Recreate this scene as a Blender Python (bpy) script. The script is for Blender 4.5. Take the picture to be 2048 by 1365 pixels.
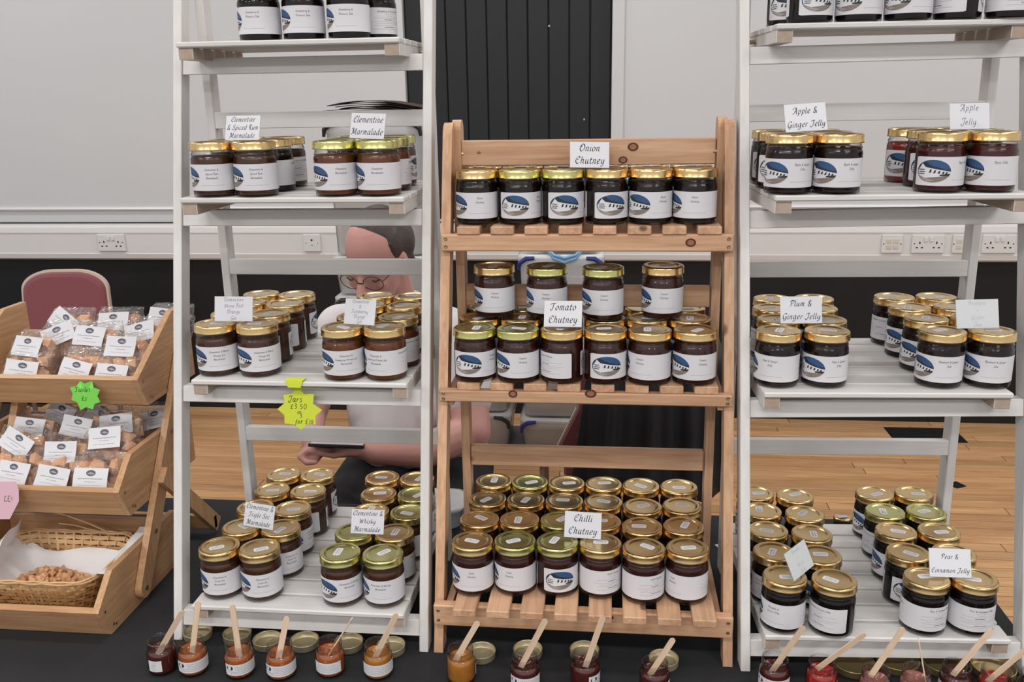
import bpy, bmesh, math, random
from mathutils import Vector, Matrix, noise
R = math.radians
C = bpy.context.scene.collection
for o in list(bpy.data.objects):
    bpy.data.objects.remove(o)
SC = bpy.context.scene

# ---------------------------------------------------------------- camera, light, exposure
T = 0.74                                   # height of the table top
cam = bpy.data.cameras.new('camera'); co = bpy.data.objects.new('camera', cam); C.objects.link(co)
cam.sensor_fit = 'HORIZONTAL'; cam.sensor_width = 36.0; cam.lens = 36.0 * 1810.2 / 2048.0
cam.clip_start = 0.05; cam.clip_end = 60
def cam_axes(p, r, yaw):
    F = Vector((0, math.cos(p), -math.sin(p))); U = Vector((0, math.sin(p), math.cos(p))); X = Vector((1, 0, 0))
    X2 = X * math.cos(r) + U * math.sin(r); U2 = U * math.cos(r) - X * math.sin(r)
    M = Matrix.Rotation(yaw, 3, 'Z')
    return M @ X2, M @ U2, M @ F
cx, cu, cf = cam_axes(R(15.261), R(-0.952), R(6.276))
m = Matrix((cx, cu, -cf)).transposed().to_4x4(); m.translation = Vector((0, 0, T + 0.9157))
co.matrix_world = m
SC.camera = co

w = bpy.data.worlds.new('World'); SC.world = w; w.use_nodes = True
bg = w.node_tree.nodes['Background']; bg.inputs[0].default_value = (1.0, 0.98, 0.965, 1); bg.inputs[1].default_value = 0.72
def area(name, loc, sx, sy, power, col=(1.0, 0.985, 0.97), rot=(0, 0, 0)):
    l = bpy.data.lights.new(name, 'AREA'); l.shape = 'RECTANGLE'; l.size = sx; l.size_y = sy; l.energy = power; l.color = col
    o = bpy.data.objects.new(name, l); o.location = loc; o.rotation_euler = rot; C.objects.link(o); return o
for ix, X in enumerate((-3.4, -0.6, 2.2)):
    for Y, P in ((-3.2, 52), (-0.9, 40), (1.3, 14), (3.3, 26)):
        area('ceiling_lamp', (X, Y, 3.55), 1.5, 0.28, P)
SC.view_settings.view_transform = 'Standard'; SC.view_settings.look = 'None'
SC.view_settings.exposure = 0.0; SC.view_settings.gamma = 1.0; SC.view_settings.use_curve_mapping = False
SC.cycles.max_bounces = 10; SC.cycles.transparent_max_bounces = 24; SC.cycles.glossy_bounces = 4; SC.cycles.diffuse_bounces = 4
SC.cycles.caustics_reflective = False; SC.cycles.caustics_refractive = False

# ---------------------------------------------------------------- materials
def srgb(r, g, b):
    f = lambda c: c / 12.92 if c <= 0.04045 else ((c + 0.055) / 1.055) ** 2.4
    return (f(r / 255), f(g / 255), f(b / 255), 1)
MATS = {}
def pm(name, col, rough=0.5, metal=0.0, spec=0.5, noise_amt=0.0, noise_scale=40, bump=0.0, bump_scale=200, sss=0.0, coat=0.0, sheen=0.0):
    if name in MATS: return MATS[name]
    mt = bpy.data.materials.new(name); mt.use_nodes = True; nt = mt.node_tree; b = nt.nodes['Principled BSDF']
    c = col if len(col) == 4 else (*col, 1)
    b.inputs['Base Color'].default_value = c; b.inputs['Roughness'].default_value = rough; b.inputs['Metallic'].default_value = metal
    b.inputs['Specular IOR Level'].default_value = spec; b.inputs['Coat Weight'].default_value = coat; b.inputs['Sheen Weight'].default_value = sheen
    if sss: b.inputs['Subsurface Weight'].default_value = sss; b.inputs['Subsurface Radius'].default_value = (0.01, 0.004, 0.002)
    tc = nt.nodes.new('ShaderNodeTexCoord')
    if noise_amt:
        n = nt.nodes.new('ShaderNodeTexNoise'); n.inputs['Scale'].default_value = noise_scale; n.inputs['Detail'].default_value = 4
        nt.links.new(tc.outputs['Object'], n.inputs['Vector'])
        rp = nt.nodes.new('ShaderNodeMapRange'); rp.inputs[3].default_value = 1 - noise_amt; rp.inputs[4].default_value = 1 + noise_amt
        nt.links.new(n.outputs['Fac'], rp.inputs[0])
        mx = nt.nodes.new('ShaderNodeMix'); mx.data_type = 'RGBA'; mx.blend_type = 'MULTIPLY'; mx.inputs[0].default_value = 1
        mx.inputs[6].default_value = c; nt.links.new(rp.outputs[0], mx.inputs[7]); nt.links.new(mx.outputs[2], b.inputs['Base Color'])
    if bump:
        n2 = nt.nodes.new('ShaderNodeTexNoise'); n2.inputs['Scale'].default_value = bump_scale; n2.inputs['Detail'].default_value = 3
        nt.links.new(tc.outputs['Object'], n2.inputs['Vector'])
        bp = nt.nodes.new('ShaderNodeBump'); bp.inputs['Strength'].default_value = bump; bp.inputs['Distance'].default_value = 0.002
        nt.links.new(n2.outputs['Fac'], bp.inputs['Height']); nt.links.new(bp.outputs[0], b.inputs['Normal'])
    MATS[name] = mt; return mt
def wood(name, c1, c2, axis, rough=0.5, fine=160.0, rand=0.12, knots=0.0, knot_col=(0.10, 0.045, 0.02, 1), bump=0.12, spec=0.4):
    """timber with grain running along one object axis"""
    if name in MATS: return MATS[name]
    mt = bpy.data.materials.new(name); mt.use_nodes = True; nt = mt.node_tree; b = nt.nodes['Principled BSDF']; L = nt.links
    b.inputs['Roughness'].default_value = rough; b.inputs['Specular IOR Level'].default_value = spec
    tc = nt.nodes.new('ShaderNodeTexCoord'); oi = nt.nodes.new('ShaderNodeObjectInfo')
    add = nt.nodes.new('ShaderNodeVectorMath'); add.operation = 'MULTIPLY_ADD'
    add.inputs[1].default_value = (1, 1, 1)
    sc = nt.nodes.new('ShaderNodeVectorMath'); sc.operation = 'SCALE'; sc.inputs[0].default_value = (7.3, 3.1, 5.7); L.new(oi.outputs['Random'], sc.inputs['Scale'])
    L.new(tc.outputs['Object'], add.inputs[0]); L.new(sc.outputs[0], add.inputs[2])
    mp = nt.nodes.new('ShaderNodeMapping'); s = [1.0, 1.0, 1.0]; s[axis] = 0.06; mp.inputs['Scale'].default_value = s
    L.new(add.outputs[0], mp.inputs['Vector'])
    n1 = nt.nodes.new('ShaderNodeTexNoise'); n1.inputs['Scale'].default_value = fine; n1.inputs['Detail'].default_value = 3; n1.inputs['Distortion'].default_value = 0.6
    L.new(mp.outputs[0], n1.inputs['Vector'])
    n2 = nt.nodes.new('ShaderNodeTexNoise'); n2.inputs['Scale'].default_value = fine * 0.22; n2.inputs['Detail'].default_value = 2; n2.inputs['Distortion'].default_value = 1.2
    L.new(mp.outputs[0], n2.inputs['Vector'])
    av = nt.nodes.new('ShaderNodeMath'); av.operation = 'ADD'; L.new(n1.outputs['Fac'], av.inputs[0]); L.new(n2.outputs['Fac'], av.inputs[1])
    mr = nt.nodes.new('ShaderNodeMapRange'); mr.inputs[1].default_value = 0.7; mr.inputs[2].default_value = 1.3; L.new(av.outputs[0], mr.inputs[0])
    mx = nt.nodes.new('ShaderNodeMix'); mx.data_type = 'RGBA'; mx.inputs[6].default_value = c1; mx.inputs[7].default_value = c2; L.new(mr.outputs[0], mx.inputs[0])
    rr = nt.nodes.new('ShaderNodeMapRange'); rr.inputs[3].default_value = 1 - rand; rr.inputs[4].default_value = 1 + rand; L.new(oi.outputs['Random'], rr.inputs[0])
    m2 = nt.nodes.new('ShaderNodeMix'); m2.data_type = 'RGBA'; m2.blend_type = 'MULTIPLY'; m2.inputs[0].default_value = 1
    L.new(mx.outputs[2], m2.inputs[6]); L.new(rr.outputs[0], m2.inputs[7])
    out = m2.outputs[2]
    if knots:
        v = nt.nodes.new('ShaderNodeTexVoronoi'); v.inputs['Scale'].default_value = knots; mpk = nt.nodes.new('ShaderNodeMapping')
        s = [1.0, 1.0, 1.0]; s[axis] = 0.6; mpk.inputs['Scale'].default_value = s; L.new(add.outputs[0], mpk.inputs['Vector']); L.new(mpk.outputs[0], v.inputs['Vector'])
        k = nt.nodes.new('ShaderNodeMapRange'); k.inputs[1].default_value = 0.06; k.inputs[2].default_value = 0.11; k.inputs[3].default_value = 0.85; k.inputs[4].default_value = 0; L.new(v.outputs['Distance'], k.inputs[0])
        m3 = nt.nodes.new('ShaderNodeMix'); m3.data_type = 'RGBA'; m3.inputs[7].default_value = knot_col; L.new(k.outputs[0], m3.inputs[0]); L.new(out, m3.inputs[6]); out = m3.outputs[2]
    L.new(out, b.inputs['Base Color'])
    if bump:
        bp = nt.nodes.new('ShaderNodeBump'); bp.inputs['Strength'].default_value = bump; bp.inputs['Distance'].default_value = 0.001
        L.new(n1.outputs['Fac'], bp.inputs['Height']); L.new(bp.outputs[0], b.inputs['Normal'])
    MATS[name] = mt; return mt
def clear(name, tint=(1, 1, 1, 1), rough=0.03, gloss=1.0, edge=0.0, milk=0.0, milk_col=(0.85, 0.87, 0.88, 1), bump=0.0, bump_scale=60, ior=1.5):
    """thin clear sheet (glass wall, film, plastic): see-through with a Fresnel shine and optional milkiness"""
    if name in MATS: return MATS[name]
    mt = bpy.data.materials.new(name); mt.use_nodes = True; nt = mt.node_tree; L = nt.links
    for n in list(nt.nodes): nt.nodes.remove(n)
    o = nt.nodes.new('ShaderNodeOutputMaterial'); t = nt.nodes.new('ShaderNodeBsdfTransparent'); t.inputs[0].default_value = tint
    g = nt.nodes.new('ShaderNodeBsdfGlossy'); g.inputs['Roughness'].default_value = rough
    f = nt.nodes.new('ShaderNodeFresnel'); ge_ = nt.nodes.new('ShaderNodeNewGeometry')
    iv = nt.nodes.new('ShaderNodeMapRange'); iv.inputs[3].default_value = ior; iv.inputs[4].default_value = 1 / ior   # same shine on either face of the sheet
    L.new(ge_.outputs['Backfacing'], iv.inputs[0]); L.new(iv.outputs[0], f.inputs['IOR'])
    ml = nt.nodes.new('ShaderNodeMath'); ml.operation = 'MULTIPLY'; ml.inputs[1].default_value = gloss; ml.use_clamp = True; L.new(f.outputs[0], ml.inputs[0])
    base = t.outputs[0]
    if edge:                                                         # thick glass swallows light where it is seen edge-on
        lw = nt.nodes.new('ShaderNodeLayerWeight'); lw.inputs['Blend'].default_value = .28
        em = nt.nodes.new('ShaderNodeMix'); em.data_type = 'RGBA'; em.inputs[6].default_value = tint; em.inputs[7].default_value = (1 - edge, 1 - edge, 1 - edge, 1)
        L.new(lw.outputs['Facing'], em.inputs[0]); L.new(em.outputs[2], t.inputs[0])
    if milk:
        d = nt.nodes.new('ShaderNodeBsdfDiffuse'); d.inputs[0].default_value = milk_col
        mk = nt.nodes.new('ShaderNodeMixShader'); mk.inputs[0].default_value = milk; L.new(t.outputs[0], mk.inputs[1]); L.new(d.outputs[0], mk.inputs[2]); base = mk.outputs[0]
    ms = nt.nodes.new('ShaderNodeMixShader'); L.new(ml.outputs[0], ms.inputs[0]); L.new(base, ms.inputs[1]); L.new(g.outputs[0], ms.inputs[2])
    if bump:
        tc = nt.nodes.new('ShaderNodeTexCoord'); n2 = nt.nodes.new('ShaderNodeTexNoise'); n2.inputs['Scale'].default_value = bump_scale; n2.inputs['Detail'].default_value = 2; n2.inputs['Distortion'].default_value = 1.5
        L.new(tc.outputs['Object'], n2.inputs['Vector']); bp = nt.nodes.new('ShaderNodeBump'); bp.inputs['Strength'].default_value = bump; bp.inputs['Distance'].default_value = 0.01
        L.new(n2.outputs['Fac'], bp.inputs['Height']); L.new(bp.outputs[0], g.inputs['Normal']); L.new(bp.outputs[0], f.inputs['Normal'])
    L.new(ms.outputs[0], o.inputs[0]); MATS[name] = mt; return mt

WHITE = [wood('white_paint_' + a, (0.70, 0.685, 0.665, 1), (0.635, 0.61, 0.585, 1), i, rough=0.45, rand=0.02, bump=0.08, fine=120) for i, a in enumerate('xyz')]
RAW = wood('raw_wood', (0.46, 0.36, 0.29, 1), (0.40, 0.30, 0.23, 1), 1, rough=0.6, rand=0.03)
PINE = [wood('pine_' + a, srgb(212, 172, 138), srgb(180, 136, 104), i, rough=0.5, rand=0.10, knots=13.0) for i, a in enumerate('xyz')]
BAM = [wood('bamboo_' + a, srgb(200, 160, 120), srgb(174, 132, 94), i, rough=0.4, rand=0.06, fine=260) for i, a in enumerate('xyz')]
PLANK = wood('floor_board', srgb(216, 172, 126), srgb(186, 138, 94), 0, rough=0.35, rand=0.16, fine=90, bump=0.05)
STICK = wood('taster_wood', srgb(226, 200, 174), srgb(208, 180, 152), 2, rough=0.6, rand=0.04)
PAPER = pm('label_paper', (0.67, 0.66, 0.69), 0.55, spec=0.3)
CARD = pm('sign_card', (0.68, 0.68, 0.71), 0.6, spec=0.3)
INK = pm('ink_black', (0.02, 0.02, 0.025), 0.6)
INKP = pm('ink_pen', (0.16, 0.16, 0.24), 0.6)
INKG = pm('ink_grey', (0.30, 0.30, 0.32), 0.6)
GOLD = pm('gold_lid', (0.71, 0.51, 0.245), 0.24, metal=1.0)
GREENGOLD = pm('green_gold_lid', (0.60, 0.57, 0.24), 0.24, metal=1.0)
GLASS = clear('jar_glass', rough=0.02, gloss=0.75, edge=0.75)
FILM = clear('bag_film', rough=0.06, gloss=1.3, bump=1.0, bump_scale=30, milk=0.05)
TUBM = clear('tub_plastic', tint=(0.97, 0.98, 1, 1), rough=0.2, gloss=0.9, milk=0.58)
ACRYL = clear('acrylic', rough=0.02, gloss=0.9, milk=0.03)
SCREW = pm('screw_metal', (0.35, 0.28, 0.18), 0.35, metal=0.9)
BLACKCLOTH = pm('black_cloth', (0.024, 0.024, 0.026), 0.85, spec=0.25, noise_amt=0.2, noise_scale=8, bump=0.2, bump_scale=700)
JAM = dict(amber=pm('jam_amber', (0.125, 0.034, 0.009), 0.3, spec=.25, noise_amt=0.25, noise_scale=70), brown=pm('jam_brown', (0.058, 0.019, 0.008), 0.3, spec=.25, noise_amt=0.3, noise_scale=70),
           dark=pm('jam_dark', (0.005, 0.003, 0.003), 0.3, spec=.1), tomato=pm('jam_tomato', (0.036, 0.007, 0.005), 0.3, spec=.25, noise_amt=0.4, noise_scale=90), onion=pm('jam_onion', (0.008, 0.004, 0.003), 0.3, spec=.12),
           red=pm('jam_red', (0.055, 0.007, 0.006), 0.3, spec=.2), rose=pm('jam_rose', (0.26, 0.028, 0.020), 0.15, sss=0.2), plum=pm('jam_plum', (0.010, 0.004, 0.003), 0.3, spec=.12),
           s_dark=pm('sample_dark_red', (0.075, 0.012, 0.009), 0.10, noise_amt=0.4, noise_scale=120), s_orange=pm('sample_orange', (0.36, 0.100, 0.025), 0.10, noise_amt=0.35, noise_scale=120, sss=0.2),
           s_amber=pm('sample_amber', (0.42, 0.165, 0.025), 0.10, noise_amt=0.35, noise_scale=120, sss=0.2), s_red=pm('sample_red', (0.36, 0.022, 0.014), 0.10, noise_amt=0.3, noise_scale=120, sss=0.2),
           s_pink=pm('sample_pink', (0.34, 0.13, 0.10), 0.10, noise_amt=0.3, noise_scale=120, sss=0.2))

# ---------------------------------------------------------------- mesh helpers
def orient(vs, f, c):
    a, b, d = vs[f[0]], vs[f[1]], vs[f[2]]
    n = (b - a).cross(d - a)
    return f if n.dot((a + b + d) / 3 - c) > 0 else f[::-1]
class MB:
    def __init__(s): s.v = []; s.f = []; s.m = []
    def add(s, vs, fs, m=0):
        o = len(s.v); s.v += [tuple(v) for v in vs]; s.f += [tuple(i + o for i in f) for f in fs]; s.m += [m] * len(fs); return s
    def box(s, c, d, rot=None, bev=0.0015, m=0, fn=None):
        """chamfered box: centre c, full size d"""
        a = Vector(d) / 2; b = min(bev, min(a) * 0.45); vs = []; ix = {}
        for sx in (-1, 1):
            for sy in (-1, 1):
                for sz in (-1, 1):
                    for k in range(3):
                        p = [a[0] - b, a[1] - b, a[2] - b]; p[k] = a[k]
                        ix[(sx, sy, sz, k)] = len(vs); vs.append(Vector((sx * p[0], sy * p[1], sz * p[2])))
        fs = []
        for k in range(3):
            i, j = [(1, 2), (0, 2), (0, 1)][k]
            for t in (-1, 1):
                q = []
                for (u, w_) in ((-1, -1), (1, -1), (1, 1), (-1, 1)):
                    e = [0, 0, 0]; e[k] = t; e[i] = u; e[j] = w_; q.append(ix[(*e, k)])
                fs.append(tuple(q))
        for k in range(3):
            i, j = [(1, 2), (0, 2), (0, 1)][k]
            for u in (-1, 1):
                for w_ in (-1, 1):
                    e0 = [0, 0, 0]; e0[i] = u; e0[j] = w_; e0[k] = -1; e1 = list(e0); e1[k] = 1
                    fs.append((ix[(*e0, i)], ix[(*e1, i)], ix[(*e1, j)], ix[(*e0, j)]))
        for sx in (-1, 1):
            for sy in (-1, 1):
                for sz in (-1, 1): fs.append(tuple(ix[(sx, sy, sz, k)] for k in range(3)))
        fs = [orient(vs, f, Vector()) for f in fs]
        if rot is not None: vs = [rot @ v for v in vs]
        vs = [v + Vector(c) for v in vs]
        if fn: vs = [Vector(fn(v)) for v in vs]
        return s.add(vs, fs, m)
    def prism(s, poly, axis, a, b, m=0):
        """extrude a 2-D polygon along an axis: axis 0 -> poly is (y,z), 1 -> (x,z), 2 -> (x,y)"""
        n = len(poly); vs = []
        for t in (a, b):
            for p in poly:
                q = list(p); q.insert(axis, t); vs.append(Vector(q))
        c = sum(vs, Vector()) / len(vs)
        ar = sum(poly[i][0] * poly[(i + 1) % n][1] - poly[(i + 1) % n][0] * poly[i][1] for i in range(n))
        fl = (ar > 0) != (axis == 1)
        if b < a: fl = not fl
        fs = [tuple(range(n))[::-1] if fl else tuple(range(n)), tuple(range(n, 2 * n)) if fl else tuple(range(n, 2 * n))[::-1]]
        for i in range(n):
            j = (i + 1) % n; q = (i, j, n + j, n + i); fs.append(q if fl else q[::-1])
        return s.add(vs, fs, m)
    def lathe(s, prof, n=32, m=0, c=(0, 0, 0), knurl=None, mats=None):
        vs = []; fs = []; rings = []
        for k, (r, z) in enumerate(prof):
            if r < 1e-6: rings.append([len(vs)]); vs.append((c[0], c[1], c[2] + z)); continue
            kn = (knurl or {}).get(k, 0); ring = []
            for i in range(n):
                rr = r + (kn if i % 2 else -kn); t = 2 * math.pi * i / n
                ring.append(len(vs)); vs.append((c[0] + rr * math.cos(t), c[1] + rr * math.sin(t), c[2] + z))
            rings.append(ring)
        o = len(s.v); s.v += [tuple(v) for v in vs]
        for k in range(len(rings) - 1):
            A, B = rings[k], rings[k + 1]; mm = mats[k] if mats else m
            for i in range(n):
                j = (i + 1) % n
                if len(A) == 1 and len(B) == 1: continue
                if len(A) == 1: f = (A[0], B[j], B[i])
                elif len(B) == 1: f = (A[i], A[j], B[0])
                else: f = (A[i], A[j], B[j], B[i])
                s.f.append(tuple(q + o for q in f)); s.m.append(mm)
        return s
    def tube(s, pts, r, n=8, m=0, cap=True):
        pts = [Vector(p) for p in pts]; rs = r if isinstance(r, (list, tuple)) else [r] * len(pts); vs = []; fs = []; prev = None
        for i, p in enumerate(pts):
            d = (pts[min(i + 1, len(pts) - 1)] - pts[max(i - 1, 0)]).normalized()
            if prev is None: u = d.orthogonal().normalized()
            else: u = (prev - d * prev.dot(d)).normalized()
            prev = u; v = d.cross(u)
            for k in range(n):
                t = 2 * math.pi * k / n; vs.append(p + (u * math.cos(t) + v * math.sin(t)) * rs[i])
        for i in range(len(pts) - 1):
            for k in range(n):
                j = (k + 1) % n; fs.append((i * n + k, i * n + j, (i + 1) * n + j, (i + 1) * n + k))
        if cap: fs.append(tuple(range(n))[::-1]); fs.append(tuple(range((len(pts) - 1) * n, len(pts) * n)))
        return s.add(vs, fs, m)
    def quad(s, a, b, c, d, m=0): return s.add([a, b, c, d], [(0, 1, 2, 3)], m)
    def mesh(s, name, mats, smooth=False):
        me = bpy.data.meshes.new(name); me.from_pydata(s.v, [], s.f)
        for mt in (mats if isinstance(mats, (list, tuple)) else [mats]): me.materials.append(mt)
        me.polygons.foreach_set('material_index', s.m)
        if smooth: me.polygons.foreach_set('use_smooth', [True] * len(s.f))
        me.update(); return me
    def build(s, name, mats, parent=None, loc=(0, 0, 0), rot=(0, 0, 0), smooth=False):
        return O(name, s.mesh(name, mats, smooth), parent, loc, rot)
def O(name, me, parent=None, loc=(0, 0, 0), rot=(0, 0, 0), scale=None):
    o = bpy.data.objects.new(name, me); C.objects.link(o); o.parent = parent; o.location = loc; o.rotation_euler = rot
    if scale: o.scale = scale
    return o
def thing(name, label, cat, loc=(0, 0, 0), rot=(0, 0, 0), group=None, me=None):
    o = bpy.data.objects.new(name, me); C.objects.link(o); o.location = loc; o.rotation_euler = rot
    if me is None: o.empty_display_size = 0.02
    o['label'] = label; o['category'] = cat
    if group: o['group'] = group
    return o
def struct(o): o['kind'] = 'structure'; return o
def autosmooth(me, ang=40):
    bm = bmesh.new(); bm.from_mesh(me); a = R(ang)
    for e in bm.edges: e.smooth = len(e.link_faces) == 2 and e.calc_face_angle(0) < a
    for f in bm.faces: f.smooth = True
    bm.to_mesh(me); bm.free(); return me

# ---------------------------------------------------------------- lettering: pen strokes on a unit grid
_b = [(.34, .40), (.22, .46), (.08, .34), (.06, .12), (.14, 0), (.26, .10), (.34, .40)]
G = {
 'a': (.44, [_b, [(.34, .42), (.31, .10), (.36, 0), (.42, .06)]]), 'b': (.42, [[(.12, .75), (.06, .1), (.16, 0), (.32, .12), (.34, .34), (.24, .45), (.09, .32)]]),
 'c': (.36, [[(.32, .38), (.22, .45), (.08, .32), (.06, .12), (.16, 0), (.30, .06)]]), 'd': (.45, [_b, [(.38, .75), (.31, .1), (.38, 0)]]),
 'e': (.36, [[(.07, .22), (.28, .28), (.30, .40), (.20, .45), (.08, .32), (.06, .12), (.16, 0), (.30, .07)]]),
 'f': (.30, [[(.38, .70), (.28, .75), (.20, .6), (.14, 0), (.08, -.22), (0, -.26)], [(.06, .42), (.30, .42)]]),
 'g': (.43, [_b, [(.34, .42), (.30, -.1), (.20, -.27), (.04, -.22)]]), 'h': (.42, [[(.14, .75), (.06, 0)], [(.08, .28), (.22, .45), (.31, .36), (.28, .08), (.36, 0)]]),
 'i': (.20, [[(.12, .44), (.08, .08), (.16, 0)], [(.14, .62), (.16, .67)]]), 'k': (.38, [[(.14, .75), (.06, 0)], [(.32, .45), (.12, .22), (.22, .2), (.36, 0)]]),
 'l': (.20, [[(.13, .75), (.07, .1), (.16, 0)]]), 'm': (.56, [[(.10, .45), (.06, 0)], [(.08, .3), (.2, .45), (.27, .36), (.24, 0)], [(.26, .3), (.38, .45), (.45, .36), (.42, .08), (.5, 0)]]),
 'n': (.40, [[(.10, .45), (.06, 0)], [(.08, .3), (.22, .45), (.30, .36), (.27, .08), (.35, 0)]]), 'o': (.38, [[(.2, .45), (.08, .32), (.06, .12), (.16, 0), (.30, .12), (.32, .34), (.2, .45)]]),
 'p': (.40, [[(.12, .45), (.04, -.28)], [(.1, .3), (.22, .45), (.33, .34), (.30, .1), (.18, 0), (.08, .08)]]), 'q': (.42, [_b, [(.34, .42), (.28, -.28)]]),
 'r': (.30, [[(.10, .45), (.06, 0)], [(.08, .28), (.2, .44), (.3, .42)]]), 's': (.32, [[(.28, .40), (.18, .45), (.09, .36), (.2, .22), (.25, .1), (.14, 0), (.03, .05)]]),
 't': (.28, [[(.16, .62), (.09, .1), (.16, 0), (.26, .06)], [(.04, .43), (.28, .43)]]), 'u': (.42, [[(.10, .45), (.07, .12), (.14, 0), (.26, .1), (.33, .45)], [(.33, .45), (.30, .08), (.38, 0)]]),
 'w': (.56, [[(.08, .45), (.08, .1), (.16, 0), (.27, .15), (.30, .42), (.29, .1), (.38, 0), (.5, .2), (.5, .45)]]), 'y': (.40, [[(.10, .45), (.07, .14), (.14, .02), (.26, .1), (.34, .45)], [(.34, .45), (.28, -.1), (.18, -.27), (.04, -.22)]]),
 'A': (.56, [[(-.02, .04), (.12, .02), (.40, .75)], [(.40, .75), (.44, 0), (.52, 0)], [(.16, .26), (.42, .26)], [(.02, .5), (0, .66), (.14, .73), (.38, .74)]]),
 'B': (.50, [[(.18, .72), (.1, 0)], [(0, .5), (.04, .68), (.24, .75), (.42, .66), (.36, .46), (.16, .4)], [(.16, .4), (.40, .38), (.44, .14), (.26, 0), (.02, .02)]]),
 'C': (.50, [[(.46, .58), (.36, .74), (.16, .62), (.06, .3), (.16, .04), (.34, 0), (.48, .14)], [(.34, .56), (.24, .48), (.28, .36)]]),
 'G': (.54, [[(.48, .6), (.36, .74), (.16, .62), (.06, .3), (.16, .04), (.34, .02), (.46, .3)], [(.46, .3), (.44, 0), (.34, -.16), (.16, -.12)], [(.32, .3), (.54, .32)]]),
 'J': (.46, [[(.06, .58), (.16, .72), (.52, .72)], [(.38, .72), (.3, .1), (.16, -.08), (.02, .04), (.1, .14)]]), 'L': (.48, [[(.36, .66), (.26, .75), (.18, .6), (.12, .06), (.04, .02), (.2, .02), (.42, 0), (.48, .1)]]),
 'M': (.70, [[(-.02, .02), (.08, .02), (.2, .74)], [(.2, .74), (.32, .06)], [(.32, .06), (.58, .74)], [(.58, .74), (.56, .04), (.66, 0)], [(.2, .74), (.04, .7), (0, .56)]]),
 'O': (.56, [[(.3, .75), (.1, .6), (.05, .26), (.2, 0), (.42, .1), (.52, .45), (.42, .7), (.26, .72), (.16, .56), (.24, .42)]]),
 'P': (.46, [[(.18, .72), (.1, 0)], [(0, .5), (.04, .68), (.24, .75), (.44, .66), (.40, .44), (.16, .36)]]), 'R': (.52, [[(.18, .72), (.1, 0)], [(0, .5), (.04, .68), (.24, .75), (.42, .66), (.36, .46), (.18, .4)], [(.2, .4), (.42, 0), (.52, .02)]]),
 'S': (.46, [[(.42, .62), (.3, .75), (.14, .62), (.2, .44), (.38, .3), (.36, .08), (.18, 0), (.02, .1), (.08, .22)]]), 'T': (.50, [[(0, .56), (.08, .7), (.5, .72), (.56, .78)], [(.32, .7), (.24, .08), (.1, 0), (.02, .1)]]),
 'W': (.72, [[(.04, .74), (.12, 0)], [(.12, 0), (.36, .62)], [(.36, .62), (.40, 0)], [(.40, 0), (.68, .74)]]), 'E': (.46, [[(.4, .72), (.12, .7), (.1, 0), (.42, .02)], [(.12, .38), (.34, .38)]]),
 '&': (.56, [[(.5, .02), (.4, .06), (.14, .58), (.26, .74), (.36, .6), (.1, .24), (.14, .02), (.34, .04), (.48, .34)]]), '+': (.40, [[(.18, .42), (.18, .08)], [(.02, .25), (.34, .25)]]),
 '\u00a3': (.44, [[(.36, .62), (.24, .7), (.16, .5), (.16, .1), (.04, .02), (.2, .04), (.38, .02)], [(.02, .34), (.3, .34)]]), '0': (.42, [[(.2, .65), (.06, .45), (.08, .12), (.2, 0), (.34, .2), (.34, .5), (.2, .65)]]),
 '1': (.24, [[(.12, .68), (.12, 0)]]), '2': (.40, [[(.06, .5), (.16, .66), (.32, .56), (.24, .3), (.04, .02), (.36, .02)]]), '3': (.40, [[(.06, .62), (.24, .68), (.3, .5), (.14, .38), (.32, .28), (.28, .06), (.06, .02)]]),
 '5': (.42, [[(.38, .66), (.12, .66), (.1, .4), (.3, .38), (.34, .14), (.2, 0), (.04, .04)]]), '.': (.24, [[(.1, .02), (.12, .05)]]), '!': (.24, [[(.12, .7), (.1, .2)], [(.1, .02), (.11, .05)]]), ' ': (.24, []),
}
def smooth_pts(p, k):
    if len(p) < 3 or k < 2: return p
    out = []
    for i in range(len(p) - 1):
        a = p[max(i - 1, 0)]; b = p[i]; c = p[i + 1]; d = p[min(i + 2, len(p) - 1)]
        for j in range(k):
            t = j / k; t2 = t * t; t3 = t2 * t
            out.append(tuple(0.5 * (2 * b[q] + (c[q] - a[q]) * t + (2 * a[q] - 5 * b[q] + 4 * c[q] - d[q]) * t2 + (3 * b[q] - a[q] - 3 * c[q] + d[q]) * t3) for q in (0, 1)))
    out.append(p[-1]); return out
TRACK = 0.05
def text_width(s): return sum(G[c][0] + TRACK for c in s)
def text_quads(s, size, style='nib', k=3, align=0.5, rng=None):
    """2-D quads of one line of lettering, baseline at y=0; style nib = broad pen, pen = ball pen"""
    x = -text_width(s) * align; Q = []
    for c in s:
        adv, st = G[c]; dy = rng.uniform(-.05, .05) if rng else 0; sc = rng.uniform(.85, 1.1) if rng else 1
        for p in st:
            q = [((px * sc + x + 0.16 * py * sc), py * sc + dy) for px, py in smooth_pts(p, k)]
            for a, b in zip(q, q[1:]):
                dx, dy2 = b[0] - a[0], b[1] - a[1]; ln = math.hypot(dx, dy2) or 1
                if style == 'nib':
                    n = (0.044 * math.cos(R(38)), 0.044 * math.sin(R(38))); t = (-dy2 / ln * .012, dx / ln * .012)
                    if n[0] * t[0] + n[1] * t[1] < 0: t = (-t[0], -t[1])
                    n = (n[0] + t[0], n[1] + t[1])
                else:
                    n = (-dy2 / ln * .032, dx / ln * .032)
                r = [(a[0] + n[0], a[1] + n[1]), (a[0] - n[0], a[1] - n[1]), (b[0] - n[0], b[1] - n[1]), (b[0] + n[0], b[1] + n[1])]
                ar = sum(r[i][0] * r[(i + 1) % 4][1] - r[(i + 1) % 4][0] * r[i][1] for i in range(4))
                if ar < 0: r = r[::-1]
                Q.append([(u * size, v * size) for u, v in r])
        x += adv + TRACK
    return Q
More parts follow.
